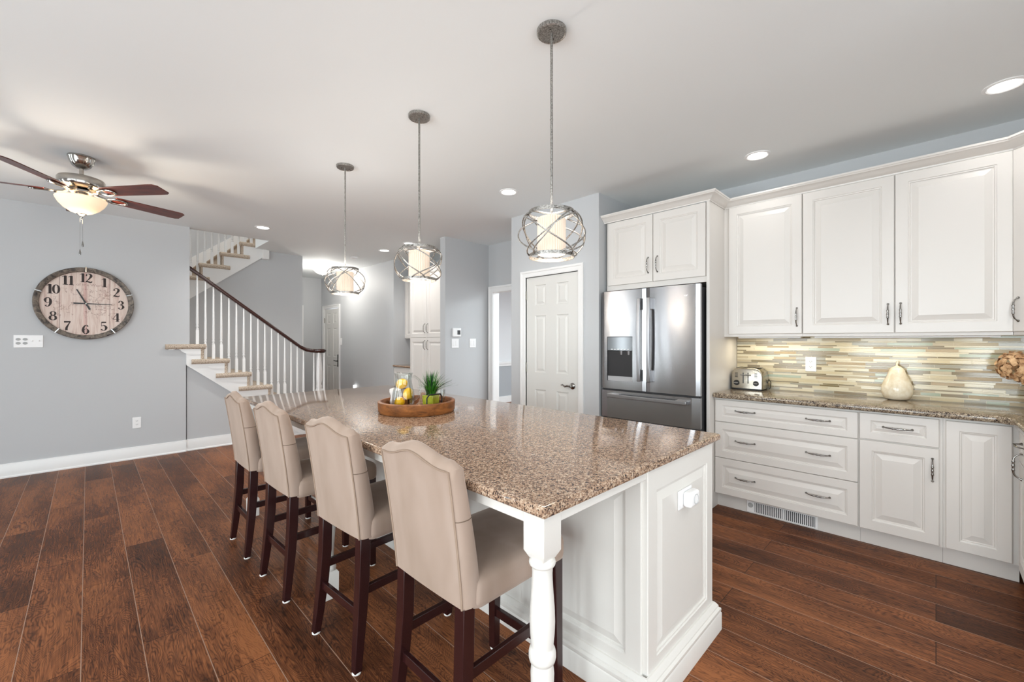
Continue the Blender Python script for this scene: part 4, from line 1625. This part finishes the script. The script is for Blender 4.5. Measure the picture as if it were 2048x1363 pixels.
# saw-tooth outer stringer
pts = []
for k in range(7, 0, -1):
    x, z = tread_x(k), RISE * k
    pts += [(x - 0.022, z - 0.03), (x - 0.022, z - RISE - 0.03 if k > 1 else 0.0)]
low = lambda x: 1.062 - 0.79 * (x + 1.025 - 0.856)
poly = [(-0.175, RISE * 7 - 0.03)] + pts + [(low_x := 1.17, 0.0), (-0.175, low(-0.175))]
obj('stringer', MB().prism(poly, 'y', -0.014, 0.02), M['trim'], t, smooth=0)
lowb = [(-0.175, low(-0.175)), (1.17, max(low(1.17), 0.0)), (1.17, 0.02), (-0.175, low(-0.175) - 0.02)]
q = MB()
q.prism([(-0.175, low(-0.175) + 0.012), (1.17, low(1.17) + 0.012), (1.17, low(1.17) - 0.012), (-0.175, low(-0.175) - 0.012)], 'y', -0.022, -0.012)
obj('stringer_bead', q, M['trim'], t, smooth=0)


def rail_z(x):                                  # local x -> top of handrail
    return 2.29 - 0.765 * (x + 1.025 - 0.886)


def baluster(z0, z1, sq=0.175):
    mb = MB()
    mb.loops([[(-r, -r, z), (r, -r, z), (r, r, z), (-r, r, z)] for r, z in ((0.016, z0), (0.016, z0 + sq), (0.012, z0 + sq + 0.012))])
    L = z1 - z0
    prof = [(0.012, z0 + sq + 0.008), (0.016, z0 + sq + 0.016), (0.016, z0 + sq + 0.022), (0.011, z0 + sq + 0.03), (0.011, z0 + sq + 0.036), (0.0155, z0 + sq + 0.045), (0.0165, z0 + sq + 0.055), (0.0115, z0 + sq + 0.068), (0.0155, z0 + sq + 0.085), (0.014, z0 + sq + 0.2), (0.0085, z1)]
    mb.lathe(prof, 12)
    return mb


for i in range(16):
    x = -0.055 + 0.0843 * i
    k = 7 - max(0, math.ceil((x - 0.0) / RUN - 1e-6)) if x > 0 else 7
    k = max(k, 1)
    zb = RISE * k
    zt = max(rail_z(x) - 0.055, 1.18)
    obj('baluster', baluster(zb, zt), M['trim'], t, loc=(x, 0.06, 0), smooth=40)
# handrail
path = []
for i in range(12):
    x = -0.139 + (1.17 + 0.139) * i / 11
    path.append((x, rail_z(x) - 0.03))
path += [(1.25, 1.218), (1.32, 1.205), (1.40, 1.20)]
lps = []
sec = [(-0.024, -0.024), (0.024, -0.024), (0.03, -0.012), (0.03, 0.008), (0.02, 0.026), (0.0, 0.031), (-0.02, 0.026), (-0.03, 0.008), (-0.03, -0.012)]
for x, z in path:
    lps.append([(x, 0.06 + a, z + b) for a, b in sec])
obj('handrail', MB().loops(lps), M['rail_wood'], t, smooth=50)
obj('handrail_volute', MB().lathe([(0.0, 1.172), (0.075, 1.174), (0.088, 1.182), (0.096, 1.20), (0.094, 1.218), (0.08, 1.23), (0.0, 1.234)], 28, (1.435, 0.06, 0)), M['rail_wood'], t)
q = MB().sq_leg([(1.435, 0.06, 0.18, 0.04), (1.435, 0.06, 0.62, 0.04), (1.435, 0.06, 0.64, 0.03)])
q.lathe([(0.03, 0.63), (0.04, 0.66), (0.04, 0.68), (0.03, 0.70), (0.042, 0.78), (0.038, 0.95), (0.028, 1.175)], 16, (1.435, 0.06, 0))
obj('newel_post', q, M['trim'], t, smooth=40)
for a in (20, 95, 170, 245, 310):
    obj('baluster', baluster(RISE, 1.176), M['trim'], t, loc=(1.435 + 0.076 * math.cos(R(a)), 0.06 + 0.076 * math.sin(R(a)), 0), smooth=40)
# rounded starting step end
obj('starting_step', MB().lathe([(0.0, 0.0), (0.16, 0.0), (0.16, 0.15), (0.18, 0.155), (0.185, 0.17), (0.178, 0.186), (0.0, 0.187)], 28, (1.435, 0.06, 0)), M['carpet'], t)
# landing body
obj('landing', MB().box(-2.4, -0.02, 0.11, 1.88, 1.10, RISE * 7 - 0.037), M['trim'], t)
# upper flight: rises to the right behind, near face at Y = 7.37
UY = 7.37 - OY
UR = 0.191
for k in range(1, 10):
    x = 1.13 + 0.25 * (k - 6) - OX
    z = 1.309 + UR * k
    tr = MB()
    prof = [(x + 0.25, z - 0.036), (x - 0.012, z - 0.036), (x - 0.022, z - 0.03), (x - 0.027, z - 0.018), (x - 0.022, z - 0.006), (x - 0.012, z), (x + 0.25, z)]
    tr.prism(prof, 'y', UY + 0.03, UY + 1.02)
    pr2 = [(UY + 0.03, z), (UY - 0.02, z), (UY - 0.033, z - 0.01), (UY - 0.037, z - 0.028), (UY - 0.033, z - 0.046), (UY - 0.02, z - 0.057), (UY + 0.03, z - 0.058)]
    tr.loops([[(xx, yy, zz) for yy, zz in pr2] for xx in (x - 0.02, x + 0.35)])
    obj('tread', tr, M['carpet'], t, smooth=50)
    obj('riser', MB().box(x, x + 0.022, UY - 0.012, UY + 1.02, z - UR, z - 0.036), M['carpet'], t)
pts = []
for k in range(9, 0, -1):
    x = 1.13 + 0.25 * (k - 6) - OX
    z = 1.309 + UR * k
    pts += [(x + 0.022, z - 0.03), (x + 0.022, z - UR - 0.03)]
poly = [(1.95 - OX, 1.309 + UR * 9 - 0.03)] + pts + [(-0.17 - OX, 1.3), (-0.2 - OX, zl(-0.2) - 0.05), (1.95 - OX, zl(1.95))]
obj('stringer', MB().prism(poly, 'y', UY - 0.01, UY + 0.03), M['trim'], t, smooth=0)
for i in range(18):
    x = 0.52 + 0.0834 * i - OX
    k = int((x + OX - 1.13) / 0.25 + 6 + 1e-6)
    zb = 1.309 + UR * k
    obj('baluster', baluster(zb, zb + 0.95), M['trim'], t, loc=(x, UY + 0.06, 0), smooth=40)
x0, x1 = -0.2 - OX, 1.95 - OX
zs = lambda x: 1.309 + UR * ((x + OX - 1.13) / 0.25 + 6) + 0.20
obj('skirt_board', MB().prism([(x0, zs(x0)), (x1, zs(x1)), (x1, zs(x1) - 0.4), (x0, zs(x0) - 0.4)], 'y', UY + 1.005, UY + 1.028), M['trim'], t, smooth=0)
obj('newel_drop', MB().box(1.90 - OX, 1.99 - OX, UY - 0.06, UY + 0.03, 2.615, 3.9), M['trim'], t, bevel=0.005)
# plastered wall below the stringer
low_w = lambda X: 1.062 - 0.79 * (X - 0.856)
struct('wall_stairs', MB().prism([(0.86, 0), (2.19, 0), (2.19, max(low_w(2.19) + 0.02, 0.01)), (0.86, low_w(0.86) + 0.02)], 'y', 6.521, 6.6), M['wall'], smooth=0)

# ---------------------------------------------------------------- built-in hall cabinets
t = thing('pantry_cabinet', 'tall white built-in cabinet with four doors behind the thermostat wall', 'cabinet', (3.67, 5.963, 0), RZ)
obj('body', MB().box(0, 0.93, 0, 0.6, 0.0, 2.47), M['cabinet'], t)
for x, hx in ((0.004, 0.425), (0.47, 0.505)):
    door(t, 'door', x, 1.405, 0.456, 1.05, ((hx, 1.545, False),))
    door(t, 'door', x, 0.12, 0.456, 1.28, ((hx, 1.29, False),))
t = thing('hall_wall_cabinet', 'white wall cabinet edge above the small granite desk in the hall', 'cabinet', (3.95, 6.598, 0), RZ)
obj('body', MB().box(0, 0.634, 0, 0.325, 1.39, 2.47), M['cabinet'], t)
door(t, 'door', 0.004, 1.40, 0.30, 1.06, ())
door(t, 'door', 0.308, 1.40, 0.31, 1.06, ())
t = thing('desk_cabinet', 'white desk base under a granite shelf in the hall niche', 'cabinet', (3.74, 6.598, 0), RZ)
obj('body', MB().box(0, 0.634, 0, 0.53, 0.1, 0.905), M['cabinet'], t)
door(t, 'door', 0.004, 0.12, 0.62, 0.77, ())
tag(obj('countertop', bullnose([(3.70, 5.965), (4.278, 5.965), (4.278, 6.598), (3.70, 6.598)], 0.907, 0.94, 0.012), M['granite']),
    'small granite counter in the hall niche beside the tall cabinet', 'countertop')

# ---------------------------------------------------------------- tray and its contents
TX, TY = 1.449, 2.285
t = thing('serving_tray', 'round wooden tray with dark metal handles on the island', 'tray', (TX, TY, IT))
obj('bowl', MB().lathe([(0.0, 0.001), (0.225, 0.001), (0.232, 0.01), (0.235, 0.066), (0.230, 0.07), (0.216, 0.07), (0.212, 0.064), (0.210, 0.016), (0.0, 0.015)], 64), M['tray'], t, smooth=40)
for s in (0, PI):
    pts = []
    for i in range(15):
        u = i / 14
        ang = -PI / 2 - 0.03 + s + (u - 0.5) * 0.52
        if i == 0 or i == 14:
            zz = 0.012
        elif i in (1, 13):
            zz = 0.102
            ang += 0
        else:
            zz = 0.121
        if i == 1:
            ang = -PI / 2 - 0.03 + s - 0.26
        if i == 13:
            ang = -PI / 2 - 0.03 + s + 0.26
        pts.append((0.203 * math.cos(ang), 0.203 * math.sin(ang), zz))
    obj('handle', MB().tube(pts, 0.0042, 8), M['iron'], t, smooth=60)
TZ = IT + 0.0155
# glass jug
t = thing('glass_pitcher', 'clear glass pitcher holding three lemons on the wooden tray', 'pitcher', (1.377, 2.325, TZ))
prof = [(0.0, 0.001), (0.052, 0.001), (0.060, 0.006), (0.068, 0.03), (0.069, 0.07), (0.064, 0.11), (0.055, 0.145), (0.050, 0.17), (0.0505, 0.20), (0.057, 0.222),
        (0.055, 0.222), (0.0485, 0.20), (0.048, 0.17), (0.053, 0.145), (0.0615, 0.11), (0.0665, 0.07), (0.0655, 0.032), (0.057, 0.012), (0.0, 0.010)]
obj('body', MB().lathe(prof, 40), M['glass'], t, smooth=60)
d = Vector((0.994, -0.11, 0))
pts = []
for r, z in ((0.05, 0.195), (0.075, 0.198), (0.105, 0.175), (0.118, 0.13), (0.108, 0.08), (0.085, 0.055), (0.066, 0.05)):
    pts.append((d.x * r, d.y * r, z))
obj('handle', MB().tube(pts, [0.006, 0.0065, 0.007, 0.007, 0.007, 0.006, 0.005], 10), M['glass'], t, smooth=60)


def lemon_mb():
    prof = []
    for i in range(15):
        a = -PI / 2 + PI * i / 14
        z = 0.036 * math.sin(a)
        r = 0.0305 * math.cos(a) ** 0.9 if math.cos(a) > 1e-6 else 0
        if i in (0, 14):
            z *= 1.1
        prof.append((r, z))
    return MB().lathe(prof, 20)


lem = None
for (dx, dy, dz), rot, lab in (((-0.010, 0.004, 0.156), (0.5, 1.2, 0.3), 'topmost yellow lemon in the glass pitcher'),
                               ((0.020, -0.020, 0.095), (0.2, 0.4, 0.9), 'middle yellow lemon in the glass pitcher, right of the other two'),
                               ((-0.020, 0.010, 0.044), (1.2, 0.3, 2.0), 'lowest yellow lemon at the bottom of the glass pitcher')):
    if lem is None:
        o = lem = obj('lemon', lemon_mb(), M['lemon'], smooth=60)
    else:
        o = lem.copy()
        COL.objects.link(o)
    o.location = (1.377 + dx, 2.325 + dy, TZ + dz)
    o.rotation_euler = rot
    tag(o, lab, 'lemon', 'lemons in the pitcher')

# potted grass
t = thing('potted_grass', 'spiky green grass plant in a lime green square pot on the tray', 'plant', (1.487, 2.19, TZ), R(22))
pot = MB()
s = 0.038
pot.loops([[(-r, -r, z), (r, -r, z), (r, r, z), (-r, r, z)] for r, z in ((s - 0.004, 0.001), (s, 0.09), (s - 0.006, 0.09), (s - 0.008, 0.07))])
po = obj('pot', pot, M['pot'], t, bevel=0.004, seg=3)
obj('soil', MB().box(-0.028, 0.028, -0.028, 0.028, 0.062, 0.076), M['soil'], t)
rg = random.Random(5)
for nm, cnt, mm in (('grass_blades', 120, 'grass'), ('grass_blades', 80, 'grass_dark')):
    g = MB()
    for k in range(cnt):
        a = rg.uniform(0, 2 * PI)
        r0 = rg.uniform(0, 0.028)
        spread = rg.uniform(0.1, 1.0) ** 0.95 * 0.16
        hgt = rg.uniform(0.15, 0.215) - spread * 0.55
        dirx, diry = math.cos(a), math.sin(a)
        if math.cos(a + R(22) - R(125)) > 0.45:      # thinner growth on the side of the pitcher
            spread *= 0.4
        w = rg.uniform(0.0018, 0.0034)
        L, Rr = [], []
        for i in range(7):
            u = i / 6
            rr = r0 + spread * u ** 1.9
            zz = 0.075 + hgt * (u - 0.12 * u ** 3)
            ww = w * (1 - u ** 2.2) + 0.0002
            L.append((dirx * rr - diry * ww, diry * rr + dirx * ww, zz))
            Rr.append((dirx * rr + diry * ww, diry * rr - dirx * ww, zz + 0.0006))
        g.add(L + Rr, [(i, i + 1, 8 + i, 7 + i) for i in range(6)])
    o = obj(nm, g, M[mm], t, smooth=0)
    o['kind'] = 'stuff'
# tumbler with pebbles, napkins
t = thing('drinking_glass', 'clear drinking glass with brown pebbles right of the potted grass', 'glass', (1.585, 2.235, TZ))
obj('body', MB().lathe([(0.0, 0.001), (0.030, 0.001), (0.036, 0.11), (0.034, 0.11), (0.0285, 0.008), (0.0, 0.007)], 28), M['glass'], t, smooth=60)
q = MB()
rg = random.Random(3)
for k in range(14):
    a, rr, zz = rg.uniform(0, 6.28), rg.uniform(0, 0.018), 0.013 + rg.uniform(0, 0.03)
    q.lathe([(0.0, -0.006), (0.006, -0.003), (0.006, 0.003), (0.0, 0.006)], 8, (rr * math.cos(a), rr * math.sin(a), zz))
pb = obj('pebbles', q, M['pebble'], t, smooth=60)
pb['kind'] = 'stuff'


def cloth_roll(name, label, loc, rot, m, L, r, seed):
    rr = random.Random(seed)
    ph = rr.uniform(0, 6)
    lps = []
    for i in range(13):
        u = i / 12
        x = (u - 0.5) * L
        rad = r * (0.85 + 0.25 * math.sin(u * 9 + ph) * 0.5)
        lps.append([(x, rad * (1 + 0.08 * math.sin(3 * a + u * 5)) * math.cos(a), rad * 0.85 * (1 + 0.14 * math.cos(4 * a + ph)) * math.sin(a)) for a in [2 * PI * k / 18 for k in range(18)]])
    o = obj(name, MB().loops(lps), m, loc=loc, rot=rot, smooth=60)
    return tag(o, label, 'napkin')


cloth_roll('cloth_napkin', 'white folded napkin standing behind the pitcher on the tray', (1.385, 2.437, TZ + 0.062), (0, R(78), R(60)), M['linen'], 0.105, 0.036, 1)
cloth_roll('cloth_napkin', 'brown striped napkin lying between the pitcher and the grass pot', (1.475, 2.285, TZ + 0.02), (0, 0, R(30)), M['napkin'], 0.1, 0.02, 2)
cloth_roll('cloth_napkin', 'tan rolled napkin propped on the brown striped one', (1.515, 2.335, TZ + 0.048), (0, R(-50), R(35)), M['napkin'], 0.085, 0.018, 4)

# ---------------------------------------------------------------- worktop objects
t = thing('toaster', 'stainless four-slot toaster with two dials beside the refrigerator panel', 'toaster', (3.955, 1.262, ZT), RZ)
TW, TD, TH = 0.246, 0.185, 0.185
# barrel-top body: profile in x,z extruded in depth with rounded front edge
prof = []
pts = [(0.0, 0.012), (0.0, 0.12), (0.008, 0.152), (0.03, 0.176), (0.06, 0.185)]
left = pts
right = [(TW - x, z) for x, z in reversed(pts)]
prof = left + right
lps = []
for ins, y in ((0.012, 0.0), (0.004, 0.004), (0.0, 0.014), (0.0, TD - 0.014), (0.004, TD - 0.004), (0.012, TD)):
    lps.append([(TW / 2 + (x - TW / 2) * (1 - ins / (TW / 2)), y, 0.012 + (z - 0.012) * (1 - ins / TH)) for x, z in prof])
obj('body', MB().loops(lps), M['toaster'], t, smooth=50)
obj('base', MB().box(0.012, TW - 0.012, 0.012, TD - 0.01, 0.001, 0.014), M['black'], t)
obj('slots', MB().box(0.035, 0.055, 0.03, TD - 0.03, 0.1845, 0.1862).box(0.085, 0.105, 0.03, TD - 0.03, 0.1845, 0.1862).box(0.140, 0.16, 0.03, TD - 0.03, 0.1845, 0.1862).box(0.19, 0.21, 0.03, TD - 0.03, 0.1845, 0.1862), M['black'], t)
for x in (0.098, 0.136):
    sl = obj('lever_slot', MB().box(x - 0.0035, x + 0.0035, -0.0015, 0.002, 0.055, 0.145), M['black'], t)
    obj('lever', MB().box(x - 0.02, x + 0.02, -0.018, -0.001, 0.122, 0.132), M['nickel'], sl, bevel=0.003)
for x in (0.044, 0.196):
    q = MB().loops([[(x + r * math.cos(2 * PI * k / 20), y, 0.058 + r * math.sin(2 * PI * k / 20)) for k in range(20)] for r, y in ((0.022, 0.0), (0.022, -0.004), (0.02, -0.012), (0.018, -0.014))])
    kn = obj('dial', q, M['black'], t)
    obj('dial_grip', MB().box(x - 0.017, x + 0.017, -0.019, -0.012, 0.054, 0.062), M['nickel'], kn, bevel=0.001)
    q = MB()
    for k in range(4):
        q.box(x - 0.011, x + 0.011, -0.003, 0.001, 0.105 + k * 0.011, 0.11 + k * 0.011)
    obj('buttons', q, M['black'], t)
q = MB().tube([(TW - 0.003, TD - 0.05, 0.05), (TW + 0.012, TD - 0.045, 0.09), (TW + 0.02, TD - 0.02, 0.06), (TW + 0.012, TD - 0.01, 0.012), (TW + 0.004, TD - 0.005, 0.004)], 0.003, 6)
obj('cord', q, M['black'], t, smooth=60)

t = thing('ceramic_pear', 'large cream glazed ceramic pear on the granite worktop', 'ornament', (4.052, 0.196, ZT))
prof = [(0.0, 0.001), (0.05, 0.001), (0.07, 0.012), (0.083, 0.04), (0.087, 0.07), (0.083, 0.10), (0.072, 0.13), (0.058, 0.16), (0.049, 0.185), (0.042, 0.208), (0.03, 0.226), (0.014, 0.236), (0.009, 0.24)]
obj('body', MB().lathe(prof, 36), M['ceramic'], t, smooth=60)
obj('stem', MB().tube([(0, 0, 0.232), (0.002, 0.0, 0.25), (0.006, -0.004, 0.268)], [0.007, 0.006, 0.0085], 8), M['ceramic'], t, smooth=60)

t = thing('dried_hydrangea', 'bunch of dried tan hydrangea heads at the right edge of the worktop', 'flowers', (3.87, -0.445, ZT))
obj('vase', MB().lathe([(0.0, 0.001), (0.045, 0.001), (0.06, 0.04), (0.055, 0.09), (0.035, 0.13), (0.04, 0.145), (0.034, 0.145), (0.0, 0.13)], 28), M['vase'], t, smooth=60)
rg = random.Random(9)
for hx, hy, hz, hr in ((0.0, 0.105, 0.265, 0.085), (-0.05, 0.03, 0.21, 0.07), (0.06, -0.06, 0.28, 0.09)):
    st = obj('stem', MB().tube([(0, 0, 0.12), (hx * 0.5, hy * 0.5, 0.12 + (hz - 0.12) * 0.6), (hx, hy, hz)], 0.004, 6), M['stem'], t, smooth=60)
    g = MB()
    for k in range(230):
        d = Vector((rg.gauss(0, 1), rg.gauss(0, 1), rg.gauss(0, 1))).normalized()
        c = Vector((hx, hy, hz)) + d * hr * rg.uniform(0.8, 1.08)
        a = d.cross(Vector((rg.uniform(-1, 1), rg.uniform(-1, 1), rg.uniform(-1, 1)))).normalized()
        b = d.cross(a)
        w = rg.uniform(0.011, 0.019)
        lift = d * rg.uniform(-0.002, 0.009)
        mid = c + d * 0.003
        ring_p = []
        for i in range(8):
            ang = 2 * PI * i / 8
            rr = w * (1.0 if i % 2 else 0.75)
            ring_p.append(tuple(c + a * (rr * math.cos(ang)) + b * (rr * math.sin(ang)) + lift * (1.0 if i % 4 < 2 else 0.2)))
        g.add([tuple(mid)] + ring_p, [(0, 1 + i, 1 + (i + 1) % 8) for i in range(8)])
    obj('flower_head', g, M['hydrangea'], t, smooth=0)
